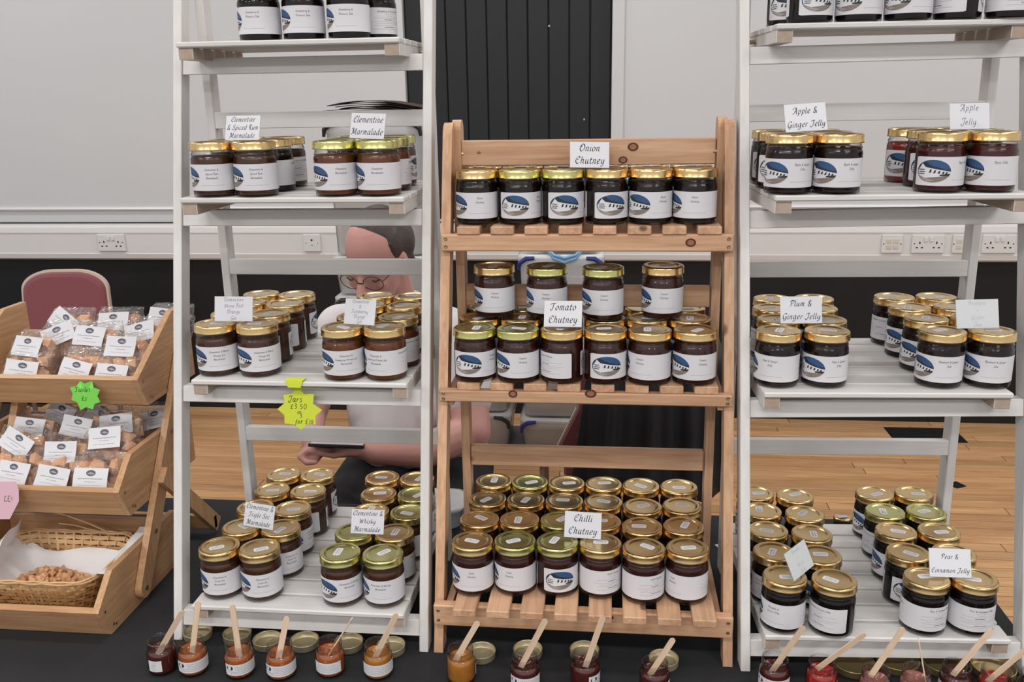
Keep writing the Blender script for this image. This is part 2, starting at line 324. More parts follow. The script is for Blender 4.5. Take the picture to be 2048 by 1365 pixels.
# ---------------------------------------------------------------- the hall
rng = random.Random(4)
WY = 4.57
WALLP = pm('wall_paint', (0.615, 0.62, 0.635), 0.55, spec=0.35, noise_amt=0.02, noise_scale=3, bump=0.25, bump_scale=18)
WHITEP = pm('white_gloss', (0.70, 0.69, 0.69), 0.35)
DADO = pm('black_dado', (0.010, 0.010, 0.011), 0.6, spec=0.3, noise_amt=0.2, noise_scale=4)
DOORP = pm('door_black', (0.016, 0.017, 0.020), 0.5, spec=0.35, noise_amt=0.15, noise_scale=6, bump=0.1, bump_scale=60)
PLASTICW = pm('white_plastic', (0.72, 0.71, 0.71), 0.3)
HOLE = pm('socket_hole', (0.01, 0.01, 0.01), 0.7)
DX0, DX1 = -1.012, 0.002
wb = MB()
wb.box(((-7 + DX0) / 2, WY + 0.06, 1.8), (DX0 + 7, 0.12, 3.6)); wb.box(((5 + DX1) / 2, WY + 0.06, 1.8), (5 - DX1, 0.12, 3.6))
wb.box(((DX0 + DX1) / 2, WY + 0.06, 0.52), (DX1 - DX0, 0.12, 1.04)); wb.box(((DX0 + DX1) / 2, WY + 0.06, 3.3), (DX1 - DX0, 0.12, 0.6))
wall = struct(wb.build('wall_back', WALLP))
MB().box((-1.0, WY - 0.004, 0.42), (12, 0.008, 0.84)).build('dado_panel', DADO, wall)
sk = struct(MB().box((-1, 1.0, -0.0605), (12, 7.4, 0.11), bev=0).build('floor', pm('subfloor', (0.05, 0.03, 0.02), 0.8)))
pitch = 0.063; y = WY - 0.002; row = 0
plank_mesh = {}
while y > 2.35:
    yc = y - pitch / 2; x0 = -2.9 + rng.uniform(-.5, .5)
    while x0 < 2.6:
        ln = rng.choice((0.7, 0.95, 1.2, 1.5))
        if ln not in plank_mesh: plank_mesh[ln] = MB().box((0, 0, -0.002), (ln - 0.003, pitch - 0.0042, 0.0041), bev=0.0008).mesh('plank', PLANK)
        o = O('plank', plank_mesh[ln], sk, (x0 + ln / 2, yc, rng.uniform(-.0006, 0)))
        x0 += ln
    y -= pitch; row += 1
struct(MB().box((-1, 1.0, 3.66), (12, 7.4, 0.1)).build('ceiling', pm('ceiling_white', (0.75, 0.74, 0.73), 0.8)))
# door of black boards, set a little back, with its frame edge
dr = struct(MB().box(((DX0 + DX1) / 2, WY + 0.055, 2.02), (DX1 - DX0, 0.02, 1.98), bev=0.0).build('door_1', DOORP))
n = 10; bw = (DX1 - DX0 - 0.01) / n
bme = MB().box((0, 0, 0), (bw - 0.003, 0.018, 1.93), bev=0.006).mesh('board', DOORP)
for i in range(n): O('board', bme, dr, (DX0 + 0.005 + bw * (i + .5), WY + 0.036 + rng.uniform(-.0015, .0015), 2.02))
nb = MB()
for px, pz in ((-.885, 1.93), (-.30, 1.97), (-.905, 1.56), (-.13, 1.53)): nb.box((px, WY + 0.026, pz), (.009, .004, .009), bev=.002)
nb.build('nail_heads', pm('nail', (0.5, 0.5, 0.52), 0.3, metal=.8), dr)
struct(MB().box((DX1 + 0.03, WY - 0.006, 2.3), (0.06, 0.016, 2.53), bev=.004).build('trim_1', WALLP))
struct(MB().prism([(WY, 1.093), (WY - .012, 1.095), (WY - .016, 1.102), (WY - .010, 1.110), (WY, 1.112)], 0, -7, DX0).build('trim_2', WHITEP))
struct(MB().prism([(WY, 1.093), (WY - .012, 1.095), (WY - .016, 1.102), (WY - .010, 1.110), (WY, 1.112)], 0, DX1 + .06, 5).build('trim_3', WHITEP))
# dado trunking with curved top and bottom covers
tk = MB()
prof = [(WY, .832), (WY - .03, .835), (WY - .045, .845), (WY - .05, .868), (WY - .05, .870), (WY - .046, .872), (WY - .046, .978), (WY - .05, .980), (WY - .05, .984), (WY - .045, 1.008), (WY - .03, 1.022), (WY, 1.026)]
tk.prism(prof, 0, -7, 5); struct(tk.build('trim_4', PLASTICW))
struct(MB().box((-1, WY - .004, 1.0295), (12, .006, .005), bev=0).build('trim_5', HOLE))
def socket(x0, x1, z0, z1, kind, label):
    t = thing({'double': 'double_socket', 'single': 'fused_spur', 'data': 'data_outlet'}[kind], label, 'socket', ((x0 + x1) / 2, WY - .046, (z0 + z1) / 2))
    w_, h = x1 - x0, z1 - z0
    MB().box((0, -.006, 0), (w_, .012, h), bev=.003).build('face_plate', PLASTICW, t)
    hm = MB(); sw = MB()
    if kind == 'double':
        for s in (-1, 1):
            cx_ = s * w_ * .26
            hm.box((cx_, -.0124, .006), (.006, .001, .011), bev=0).box((cx_ - .012, -.0124, -.017), (.009, .001, .006), bev=0).box((cx_ + .012, -.0124, -.017), (.009, .001, .006), bev=0)
            hm.box((s * w_ * .42, -.0124, .002), (.005, .001, .005), bev=0)
            MB().box((s * .013, -.0145, .024), (.016, .006, .022), bev=.002).build('rocker_switch', PLASTICW, t)
    elif kind == 'single':
        hm.box((0, -.0124, .016), (.009, .001, .009), bev=0).box((-.032, -.0124, 0), (.004, .001, .004), bev=0).box((.032, -.0124, 0), (.004, .001, .004), bev=0).box((0, -.0124, -.010), (.014, .0008, .002), bev=0)
    else:
        for sx in (-1, 1):
            for sz in (-1, 1): MB().box((sx * .016, -.013, sz * .014), (.024, .004, .020), bev=.002).build('jack_module', pm('cream_plastic', (.62, .58, .5), .4), t)
        hm.box((-.04, -.0124, 0), (.005, .001, .005), bev=0).box((.04, -.0124, 0), (.005, .001, .005), bev=0)
    hm.build('holes', HOLE, t)
socket(-2.700, -2.548, .884, .974, 'double', 'white double wall socket on trunking left of the white stand, above the pink chair')
socket(-1.574, -1.484, .884, .974, 'single', 'white single plate on trunking beside the bent head')
socket(1.312, 1.410, .882, .972, 'data', 'cream four-way data outlet left of the double sockets')
socket(1.452, 1.602, .882, .972, 'double', 'white double wall socket just right of the data outlet')
socket(1.640, 1.730, .882, .972, 'data', 'data outlet half hidden behind right stand rear leg')
socket(1.776, 1.930, .882, .972, 'double', 'white double wall socket at the far right edge')
v = thing('floor_vent', 'black rectangular grille let into the wooden floor behind right stand', 'vent', (1.56, 4.375, 0))
MB().box((0, 0, .001), (.34, .19, .002), bev=0).build('vent_plate', DADO, v, smooth=False)
sm = MB().box((0, 0, .003), (.33, .008, .004), bev=.001).mesh('slat', DADO)
for i in range(9): O('slat', sm, v, (0, -.08 + .02 * i, 0))
thing('tape_scrap', 'small black diamond scrap lying on the floorboards at right', 'scrap', (1.50, 3.775, .0005), (0, 0, .5), me=MB().box((0, 0, .0008), (.055, .055, .0016), bev=0).mesh('tape_scrap', DADO))

# ---------------------------------------------------------------- table under a black cloth
tx0, tx1, ty0, ty1 = -1.75, 0.716, 0.95, 1.885
tb = thing('trestle_table', 'long trestle table hidden under the black cloth', 'table', ((tx0 + tx1) / 2, (ty0 + ty1) / 2, 0))
TW = pm('table_laminate', (0.35, 0.30, 0.25), 0.5)
MB().box((0, 0, T - .018), (tx1 - tx0 - .01, ty1 - ty0 - .01, .026)).build('table_top', TW, tb)
lm = MB().tube([(0, 0, 0.0), (0, 0, T - .031)], .014, 10).mesh('leg', pm('grey_steel', (.2, .2, .21), .4, metal=.6))
for sx in (-1, 1):
    for sy in (-1, 1): O('leg', lm, tb, (sx * 1.05, sy * .36, 0))
cm = MB(); nx, ny = 60, 26
def cloth(x, y, z): return Vector((x, y, z))
ring = []
top = MB(); top.box(((tx0 + tx1) / 2, (ty0 + ty1) / 2, T - .0015), (tx1 - tx0, ty1 - ty0, .003), bev=.001)
per = [(tx0 + (tx1 - tx0) * i / 60, ty0) for i in range(60)] + [(tx1, ty0 + (ty1 - ty0) * i / 24) for i in range(24)] + [(tx1 - (tx1 - tx0) * i / 60, ty1) for i in range(60)] + [(tx0, ty1 - (ty1 - ty0) * i / 24) for i in range(24)]
vs = []; fs = []; N = len(per); K = 6
for k in range(K):
    for i, (px, py) in enumerate(per):
        nx_ = (1 if px >= tx1 - 1e-6 else -1 if px <= tx0 + 1e-6 else 0); ny_ = (1 if py >= ty1 - 1e-6 else -1 if py <= ty0 + 1e-6 else 0)
        a = .004 + .012 * (k / K) * (1 + math.sin(i * .9)) if k else .0
        vs.append((px + nx_ * a, py + ny_ * a, T - .001 - (T - .02) * k / (K - 1) * .96))
for k in range(K - 1):
    for i in range(N):
        j = (i + 1) % N; fs.append((k * N + i, (k + 1) * N + i, (k + 1) * N + j, k * N + j))
top.add(vs, fs); thing('black_tablecloth', 'plain black cloth covering the whole table top and sides', 'tablecloth', me=top.mesh('black_tablecloth', BLACKCLOTH))

# ---------------------------------------------------------------- white ladder stands
def white_stand(name, label, loc, yaw, lean, W, rack, shelves):
    """front ladder frame leaning back, upright rear frame, loose slatted shelves; local x right, y back, z up from front-left foot"""
    t = thing(name, label, 'shelf stand', loc, (0, 0, yaw)); s = math.tan(lean); H = 1.17; pw = .0155; pd = .033
    f = lambda v: (v.x - rack * v.z, v.y + s * v.z, v.z + (rack * v.x if False else 0))
    for x in (pw / 2, W - pw / 2):
        MB().box((x, pd / 2, H / 2), (pw, pd, H), bev=.0012, fn=f).build('front_post', WHITE[2], t)
    for z in (.0245, .407, .704, .957):
        g = lambda v: (v.x - rack * v.z, v.y + s * v.z, v.z + rack * (v.x - W / 2))
        MB().box((W / 2, .004 + .010, z + .0135), (W - 2 * pw - .0004, .020, .027), bev=.001, fn=g).build('front_rail', WHITE[0], t)
    by_ = .312
    for x in (pw * 1.5 + .001, W - pw * 1.5 - .001):
        MB().box((x, by_ + .0165, H / 2), (pw, .033, H), bev=.0012, fn=lambda v: (v.x - rack * v.z, v.y, v.z)).build('rear_leg', WHITE[2], t)
    for z in (.253, .592, .863):
        MB().box((W / 2, by_ + .008, z + .0145), (W - 4 * pw - .0024, .015, .029), bev=.001, fn=lambda v: (v.x - rack * v.z, v.y, v.z)).build('rear_rail', WHITE[0], t)
    hz = 1.13
    for x in (pw, W - pw):
        MB().tube([(x - .018 - rack * hz, s * hz + .02, hz), (x + .018 - rack * hz, s * hz + .02, hz)], .004, 8).build('hinge_bolt', SCREW, t)
    for (x0, x1, yf, yb, z, n) in shelves:
        pitch = (yb - yf) / n; sl = pitch - .0068; ns = n
        for i in range(ns):
            yy = yf + pitch * i + sl / 2
            MB().box(((x0 + x1) / 2, yy, z - .0045), (x1 - x0, sl, .009), bev=.0022 if i == 0 else .0012).build('shelf_slat', WHITE[0], t)
        for side, xx in ((-1, x0 + .0135), (1, x1 - .0135)):
            c = MB().box((xx, (yf + .005 + yb - .006) / 2, z - .009 - .0095), (.025, yb - yf - .012, .0188), bev=.001)
            c.m = [0] * len(c.m)
            for k in (3,): pass
            # bare sawn ends and inner face
            cen = Vector((xx, (yf + yb) / 2, z - .0185))
            for q, fc in enumerate(c.f):
                p = [Vector(c.v[j]) for j in fc]; nn = (p[1] - p[0]).cross(p[2] - p[0]).normalized()
                if abs(nn.y) > .9 or nn.x * side < -.9: c.m[q] = 1
            c.build('shelf_bearer', [WHITE[1], RAW], t)
            lx = pw * 1.5 + .001 if side < 0 else W - pw * 1.5 - .001
            MB().tube([(lx - rack * z + side * pw * .4, by_ + .016, z - .0185), (xx, by_ + .016, z - .0185)], .0035, 8).build('shelf_pin', SCREW, t)
    return t
LX, LY = -.752, 1.323
white_stand('ladder_shelf_stand', 'white painted ladder stand of marmalade jars at left, beside the tablet trays', (LX, LY, T), 0, R(13.7), .454, 0,
    [(.0445, .4165, .162, .385, 1.0065, 5), (.056, .428, .092, .390, .7613, 6), (.052, .424, .067, .395, .459, 7), (.046, .418, -.012, .392, .0784, 8)])
white_stand('ladder_shelf_stand', 'white painted ladder stand of jelly jars at right end of table', (.2222, 1.313, T), R(2.73), R(12.8), .460, .0098,
    [(.034, .408, .165, .385, 1.0125, 5), (.026, .400, .072, .385, .764, 6), (.024, .402, .058, .392, .4605, 7), (.033, .415, -.010, .392, .0745, 8)])

# ---------------------------------------------------------------- pine stand in the middle
def pine_stand():
    t = thing('tiered_shelf_stand', 'bare pine three-tier slatted stand of chutney jars in the middle', 'shelf stand', (-.039, 1.325, T))
    s = .215; H = .872; pd = .034; pw = .0155
    for side in (-1, 1):
        xb = side * .2415; tap = -side * .0135 / H
        poly = [(0, 0), (pd, 0)]
        pm_ = MB(); prof = [(0, 0), (pd, 0), (pd, H - .017)] + [(pd / 2 + pd / 2 * math.cos(a), H - .017 + pd / 2 * math.sin(a)) for a in [R(20 * k) for k in range(1, 9)]] + [(0, H - .017)]
        pm_.prism(prof, 0, -pw / 2, pw / 2)
        pm_.v = [(x + xb + tap * z, y + s * z, z) for x, y, z in pm_.v]
        pm_.build('front_post', PINE[2], t)
        # rear frame leg, upright, rounded head joined beside the front post
        lm = MB(); prof = [(0, 0), (.032, 0), (.032, .86)] + [(.016 + .016 * math.cos(a), .86 + .016 * math.sin(a)) for a in [R(20 * k) for k in range(1, 9)]] + [(0, .86)]
        xl = -.2235 if side < 0 else .2255
        lm.prism(prof, 0, -.0075, .0075); lm.v = [(x + xl + tap * .8 * (z - .3), y + .263 - .072 * z, z) for x, y, z in lm.v]
        lm.build('rear_leg', PINE[2], t)
        MB().tube([(side * .206, .197 + .012, .82), (side * .2375, .197 + .012, .82)], .004, 8).build('hinge_bolt', SCREW, t)
    for z, zt in ((.240, .279), (.555, .592), (.800, .842)):
        yb = .263 - .072 * z
        MB().box((.000, yb + .008, (z + zt) / 2), (.436 - .02 * z, .015, zt - z), bev=.0015).build('rear_rail', PINE[0], t)
    for (zs, hw, zr0, yfr, ys, tilt) in ((.106, .2465, .054, -.003, -.035, 0), (.458, .2390, .425, .076, .079, 0), (.709, .2355, .668, .128, .126, 0)):
        zr1 = zs - .0132
        MB().box((0, yfr + .009, (zr0 + zr1) / 2), (2 * hw, .018, zr1 - zr0), bev=.0022).build('front_rail', PINE[0], t)
        MB().box((.0, .33, zr1 - .017), (.42, .016, .034), bev=.0015).build('back_bearer', PINE[0], t)
        sl = .0375; x0 = -.208; pitch = (.424 - sl) / 7
        for i in range(8):
            MB().box((x0 + sl / 2 + pitch * i, (ys + .375) / 2, zs - .0066), (sl, .375 - ys, .0131), bev=.0013).build('shelf_slat', PINE[1], t)
        for side in (-1, 1):
            MB().box((side * .2235, (yfr + .018 + .30) / 2, zr1 - .02), (.012, .30 - yfr - .018, .024), bev=.001).build('side_bearer', PINE[1], t)
            for dz in (.28, .74):
                q = MB().lathe([(0, .0012), (.0022, .0016), (.0030, .0006), (.0033, -.001)], 10, m=0); q.v = [(x, -z, y) for x, y, z in q.v]; q.f = [f for f in q.f]
                q.build('screw', SCREW, t, (side * (hw - .008), yfr, zr0 + (zr1 - zr0) * dz))
    KM = pm('knot_rim', srgb(74, 40, 26), .6); KC = pm('knot_heart', srgb(150, 98, 66), .6, noise_amt=.4, noise_scale=300)
    def knot(x, y, z, rx, rz):
        k = MB(); n = 16
        for (a, b, mm, yy) in ((1, .62, 0, -.0003), (.62, 0, 1, -.0003)):
            vs = []
            for q in range(n): c_, s_ = math.cos(2 * math.pi * q / n), math.sin(2 * math.pi * q / n); vs += [(rx * a * c_, yy, rz * a * s_), (rx * b * c_, yy, rz * b * s_)]
            k.add(vs, [(2 * q, 2 * ((q + 1) % n), 2 * ((q + 1) % n) + 1, 2 * q + 1) if b else (2 * q, 2 * ((q + 1) % n), 2 * q + 1) for q in range(n)], mm)
        k.build('knot', [KM, KC], t, (x, y, z))
    knot(.168, .128, .683, .0085, .0070); knot(-.115, .076, .441, .0075, .0065); knot(.012, .076, .444, .0095, .0070); knot(.048, -.003, .084, .006, .004)
    yb = .263 - .072 * .800; knot(.076, yb + .0003, .829, .009, .007); knot(.060, yb + .0003, .808, .0075, .006); knot(-.180, yb + .0003, .822, .003, .002)
pine_stand()

# ---------------------------------------------------------------- bamboo tray stand of tablet at far left
def tray_stand():
    t = thing('tray_stand', 'bamboo three-tier tray stand at far left, holding bags of tablet', 'tray stand', (-1.0545, 1.33, T)); hw = .1845
    for k in range(3):
        dy, dz = .111 * k, .1765 * k
        side = [(0, .001), (-.030, .060), (.028, .112), (.27, .112), (.27, .001)] if k < 2 else [(0, .001), (-.030, .060), (.13, .155), (.20, .155), (.20, .001)]
        side = [(a + dy, b + dz) for a, b in side]
        for sx in (-1, 1): MB().prism(side, 0, sx * hw, sx * (hw - .012)).build('tray_side', BAM[1], t)
        fb = [(0, .001), (-.030, .060), (-.017, .064), (.014, .004)]
        MB().prism([(a + dy, b + dz) for a, b in fb], 0, -hw + .0122, hw - .0122).build('tray_front', BAM[0], t)
        yb = .27 if k < 2 else .20
        MB().box((0, yb + dy - .006, .05 + dz), (2 * hw - .0244, .012, .09)).build('tray_back', BAM[0], t)
        n = 7; pt = (2 * hw - .03) / n
        for i in range(n): MB().box((-hw + .015 + pt * (i + .5), (yb + .01) / 2 + dy, .0045 + dz), (pt - .012, yb - .03, .007)).build('floor_slat', BAM[1], t)
        for sx in (-1, 1):
            for (a, b) in ((.006, .016), (.014, .012), (-.014, .052)):
                MB().tube([(sx * (hw - .0005), a + dy + .004, b + dz), (sx * (hw + .0008), a + dy + .004, b + dz)], .0028, 8).build('screw', SCREW, t)
    d = Vector((0, .55, .84)).normalized(); nrm = Vector((0, -d.z, d.y))
    for sx in (-1, 1):
        c0 = Vector((0, .105, .033)); L = .50; hwid = .0185; p = []
        for a in range(-90, 91, 18): p.append(c0 - d * math.cos(R(a)) * hwid + nrm * math.sin(R(a)) * hwid * -1)
        p2 = [(q.y, q.z) for q in p] + [((c0 + d * L + nrm * -hwid).y, (c0 + d * L + nrm * -hwid).z), ((c0 + d * L + nrm * hwid).y, (c0 + d * L + nrm * hwid).z)]
        MB().prism(p2, 0, sx * (hw + .0012), sx * (hw + .0142)).build('slanted_leg', BAM[2], t)
        for q in (0, .105, .205, .3):
            e = c0 + d * q; MB().tube([(sx * (hw + .0138), e.y, e.z), (sx * (hw + .0162), e.y, e.z)], .0045, 10).build('bolt_head', SCREW, t)
        r0 = Vector((0, .20, .22)); r1 = Vector((0, .40, .017)); dd = (r1 - r0).normalized(); nn = Vector((0, -dd.z, dd.y))
        q = [r0 + nn * .016, r0 - nn * .016, r1 - nn * .016, r1 + nn * .016]
        MB().prism([(e.y, e.z) for e in q], 0, sx * (hw + .0155), sx * (hw + .0275)).build('rear_strut', BAM[2], t)
    st_ = MB(); st_.prism([(.225, .24), (.258, .24), (.322, .356), (.289, .356)], 0, -.137, -.122); st_.build('inner_strut', BAM[2], t)
    MB().box((0, .385, .03), (2 * hw + .055, .014, .03)).build('cross_bar', BAM[0], t)
tray_stand()
# ---------------------------------------------------------------- jam jars
RJ = .0346
def jar_meshes():
    g = MB(); prof = [(0, .0022), (.029, .0022), (.0315, .0006), (.0333, .0014), (.0343, .004), (.0339, .0062), (.0344, .0085), (.0346, .011), (.0346, .0590), (.0344, .0615), (.0334, .0640), (.0327, .0655), (.0332, .0672), (.0322, .0695), (.0315, .071), (.0315, .0752)]
    g.lathe(prof, 56, knurl={4: .0003, 5: .0004, 12: .0005, 13: .0008, 14: .0005}); me = g.mesh('glass', GLASS, True)
    lid = MB(); prof = [(0, .0862), (.0235, .0862), (.0246, .0864), (.0258, .0874), (.0278, .0878), (.0318, .0880), (.0336, .0875), (.0347, .0862), (.0349, .0845), (.0349, .0772), (.0353, .0764), (.0354, .0752), (.0351, .0744), (.0340, .0742), (.033, .0748), (.0325, .080)]
    lid.lathe(prof[::-1], 56)
    L = {'gold': lid.mesh('lid', GOLD, True), 'green': lid.mesh('lid', GREENGOLD, True)}
    con = {}
    cp = [(0, .0036), (.0305, .0036), (.0326, .0052), (.0336, .009), (.0337, .0588), (.0328, .0630), (.0318, .0655), (.0312, .0690), (0, .0695)]
    cl = [(0, .0036), (.0305, .0036), (.0326, .0052), (.0336, .009), (.0337, .0588), (.0328, .0630), (.0318, .0648), (.0308, .0662), (0, .0664)]
    for k in ('amber', 'brown', 'dark', 'tomato', 'onion', 'red', 'rose', 'plum'):
        con[k] = MB().lathe(cl if k in ('rose', 'brown', 'amber') else cp, 40).mesh('contents', JAM[k], True)
    # best-before sticker with cut corners and two faint lines of print
    st = MB(); a, b, c = .0125, .0062, .0025
    st.prism([(-a, -b + c), (-a + c, -b), (a - c, -b), (a, -b + c), (a, b - c), (a - c, b), (-a + c, b), (-a, b - c)], 2, .0862, .0865)
    for yy in (-.0022, .0018):
        x = -.0085
        while x < .008:
            l_ = .002 + .0022 * abs(math.sin(x * 3000 + yy * 9000)); st.quad((x, yy - .0006, .08662), (x + l_, yy - .0006, .08662), (x + l_, yy + .0006, .08662), (x, yy + .0006, .08662), 2 if yy > 0 else 1); x += l_ + .0009
    return me, L, con, st.mesh('date_sticker', [PAPER, INKG, pm('ink_sticker', (.08, .08, .09), .6)])
JG, JL, JC, JS = jar_meshes()
RL = .03495
def wrap(s_deg, z, r=RL): a = R(s_deg - 123 - 90); return (r * math.cos(a), r * math.sin(a), z)
SPAN = 327; LZ0, LZ1 = .0112, .0532
lb = MB(); nseg = 48
vs = []; fs = []
for k in range(nseg + 1):
    s = SPAN * k / nseg; cut = .0012 if k in (0, nseg) else 0
    vs += [wrap(s, LZ0 + cut), wrap(s, LZ1 - cut)]
for k in range(nseg): fs.append((2 * k, 2 * k + 2, 2 * k + 3, 2 * k + 1))
LABEL = lb.add(vs, fs).mesh('paper_label', PAPER, True)
def clip(poly, a, b, c):
    out = []
    for i in range(len(poly)):
        p, q = poly[i], poly[(i + 1) % len(poly)]; dp = a * p[0] + b * p[1] - c; dq = a * q[0] + b * q[1] - c
        if dp <= 0: out.append(p)
        if dp * dq < 0: t = dp / (dp - dq); out.append((p[0] + (q[0] - p[0]) * t, p[1] + (q[1] - p[1]) * t))
    return out
PICM = [pm('pic_sky', srgb(42, 80, 124), .5), pm('pic_roof', srgb(34, 42, 56), .5), pm('pic_wall', srgb(216, 216, 220), .5), pm('pic_dark', srgb(40, 38, 40), .5), pm('pic_ground', srgb(128, 116, 108), .5), pm('pic_path', srgb(160, 150, 148), .5)]
def cottage_picture(mapper, name, div=10, ns=28):
    P = [(0, [(-1, -1), (1, -1), (1, 1), (-1, 1)]), (3, [(-1, .15), (-.8, .75), (-.66, .6), (-.95, .05)]), (1, [(-.64, .72), (-.44, .30), (1, -.06), (1, .22), (.7, .16), (.3, .34), (-.1, .5), (-.4, .8)]),
         (2, [(-.94, .0), (-.65, .66), (-.42, .34), (1, -.04), (1, -.36), (.2, -.5), (-.4, -.62), (-.86, -.40)]),
         (4, [(-1, -.38), (-.84, -.40), (-.4, -.62), (.2, -.52), (1, -.34), (1, -1), (-1, -1)]), (5, [(-.8, -.52), (-.3, -.66), (.1, -.80), (-.3, -.95)]), (3, [(.38, -.30), (1, -.20), (1, -.42), (.4, -.42)])]
    for u in (-.14, .10, .34, .56, .74):
        top = .23 - .26 * (u + .42) ; hgt = .30 - .12 * (u + .2); P.append((3, [(u, top), (u + .09, top - .02), (u + .05, top - hgt), (u - .07, top - hgt - .02)]))
    for v_, wd in ((.12, .36), (-.07, .40), (-.25, .36)): P.append((3, [(-.84, v_ - .035), (-.84 + wd, v_ - .035), (-.84 + wd, v_ + .035), (-.84, v_ + .035)]))
    mb = MB(); lay = 0
    ell = [(math.cos(2 * math.pi * (i + .5) / ns), math.sin(2 * math.pi * (i + .5) / ns), math.cos(math.pi / ns)) for i in range(ns)]
    for mi, poly in P:
        lay += 1
        for a, b, c in ell:
            poly = clip(poly, a, b, c)
            if len(poly) < 3: break
        if len(poly) < 3: continue
        for k in range(div):
            x0, x1 = -1 + 2 * k / div, -1 + 2 * (k + 1) / div
            q = clip(clip(poly, 1, 0, x1), -1, 0, -x0)
            if len(q) >= 3: mb.add([mapper(u, v_, lay) for u, v_ in q], [tuple(range(len(q)))], mi)
    return mb.mesh(name, PICM)
PIC = cottage_picture(lambda u, v_, l: wrap(47 + 41 * u, .0325 + .0165 * v_, RL + .00006 + .00003 * l), 'cottage_picture')
def small_lines(mb, s0, s1, z, h, m, seed, fill=1.0):
    g_ = random.Random(seed); s = s0
    while s < s1:
        e = min(s + g_.uniform(2.0, 6.5) * fill, s1)
        while s < e - 1e-6:                                          # short pieces follow the curve of the jar
            q = min(s + 3.5, e); mb.quad(wrap(s, z - h / 2, RL + .00012), wrap(q, z - h / 2, RL + .00012), wrap(q, z + h / 2, RL + .00012), wrap(s, z + h / 2, RL + .00012), m); s = q
        s = e + .8
PRINTS = {}
def label_print(lines):
    key = tuple(lines)
    if key in PRINTS: return PRINTS[key]
    mb = MB(); z = LZ1 - .0100
    for ln in lines:
        for q in text_quads(ln, .0044, 'nib', 1): mb.add([wrap(123 + math.degrees(u / RL), z + v_, RL + .00012) for u, v_ in q], [(0, 1, 2, 3)], 0)
        z -= .0066
    small_lines(mb, 92, 154, LZ0 + .0085, .0004, 1, len(lines) * 7 + 1, 3.0)
    bk_ = MB(); head = ' '.join(lines)
    for q in text_quads(head, .0042, 'nib', 1, align=.5): bk_.add([wrap(252 + math.degrees(u / RL), LZ1 - .0075 + v_, RL + .00012) for u, v_ in q], [(0, 1, 2, 3)], 0)
    zz = LZ1 - .0105
    for i, (a, b, bold) in enumerate(((238, 266, 0), (244, 262, 0), (205, 300, 0), (236, 262, 1), (200, 306, 0), (212, 292, 0), (206, 262, 0), (236, 268, 1), (204, 296, 0))):
        small_lines(bk_, a, b, zz - .0030 * i, .0008 if bold else .0004, 0 if bold else 1, i + 50, 2.0)
    PRINTS[key] = (mb.mesh('flavour_print', [INK, INKG]), bk_.mesh('ingredients_print', [INK, INKG])); return PRINTS[key]
jr = random.Random(11)
def jar(flav, lines, jam, lid, x, y, z, phi, label, group):
    face = math.atan2(-y, -x) + math.pi / 2 + R(phi)
    t = thing('jam_jar', label, 'jar', (x, y, z), (0, 0, face), group)
    O('glass', JG, t); O('contents', JC[jam], t)
    l_ = O('lid', JL[lid], t); l_['label'] = 'gold metal lid' if lid == 'gold' else 'greenish gold metal lid'
    O('date_sticker', JS, l_, (jr.uniform(-.006, .006), jr.uniform(-.006, .006), 0), (0, 0, -face + jr.choice((0, .2, -.3, .5, 1.2, 1.5, -.6, .9))))
    p = O('paper_label', LABEL, t); O('cottage_picture', PIC, p); fp, ip = label_print(lines); O('flavour_print', fp, p); O('ingredients_print', ip, p)
    return t
ORD = {1: 'front row', 2: 'second row', 3: 'third row', 4: 'fourth row', 5: 'fifth row'}
NTH = ('first', 'second', 'third', 'fourth', 'fifth', 'sixth')
def rnd_phi(): return jr.choice((-160, 178, 120, 60, 30, -90, 10, -40))
def pair_group(flav, lines, jam, where, z, rows, phis={}, green=(), jams={}, group=None):
    for i, (r, x, y) in enumerate(rows):
        side = 'left' if i % 2 == 0 else 'right'
        jar(flav, lines, jams.get(i, jam), 'green' if i in green else 'gold', x / 1000, y / 1000, z, phis.get(i, rnd_phi()), '%s jar, %s %s, %s' % (flav, ORD[r], side, where), '%s jars' % flav)
Z = dict(L1=T + 1.0065, L2=T + .7613, L3=T + .459, L4=T + .0784, C1=T + .709, C2=T + .458, C3=T + .106, R1=T + 1.0125, R2=T + .764, R3=T + .4605, R4=T + .0745)
# left white stand
pair_group('clementine and spiced rum marmalade', ['Clementine &', 'Spiced Rum', 'Marmalade'], 'brown', 'white left stand', Z['L2'], [(1, -648.5, 1450), (1, -576.5, 1450), (2, -649, 1527), (2, -575, 1527), (3, -652, 1604), (3, -579.2, 1604)], {0: -6, 1: 0, 3: -22, 5: -90}, jams={3: 'dark'})
pair_group('plain clementine marmalade', ['Clementine', 'Marmalade'], 'amber', 'white left stand', Z['L2'], [(1, -441.8, 1450), (1, -370.7, 1450), (2, -443.6, 1527), (2, -370.5, 1527), (3, -449.6, 1604), (3, -377.2, 1604)], {0: 13, 1: -5, 3: -35, 5: 150}, green=(0, 1, 2, 3, 4, 5))
pair_group('clementine and blood orange gin marmalade', ['Clementine & Blood', 'Orange Gin', 'Marmalade'], 'brown', 'white left stand', Z['L3'], [(1, -669, 1439.8), (1, -594.5, 1439.4), (2, -672, 1514), (2, -600.1, 1515), (3, -674.5, 1597), (3, -601.3, 1595.5), (4, -677.5, 1676), (4, -605, 1674)], {0: 2, 1: 12, 3: 178, 5: 191, 7: 158})
pair_group('clementine and dry orange gin marmalade', ['Clementine &', 'Tanqueray Orange Gin', 'Marmalade'], 'amber', 'white left stand', Z['L3'], [(1, -442.5, 1427), (1, -370.8, 1430), (2, -437.5, 1501), (2, -364.5, 1502.5), (3, -441.6, 1588), (3, -369.5, 1586), (4, -445, 1668), (4, -372.5, 1666)], {0: 6, 1: -30, 3: -50, 5: -60})
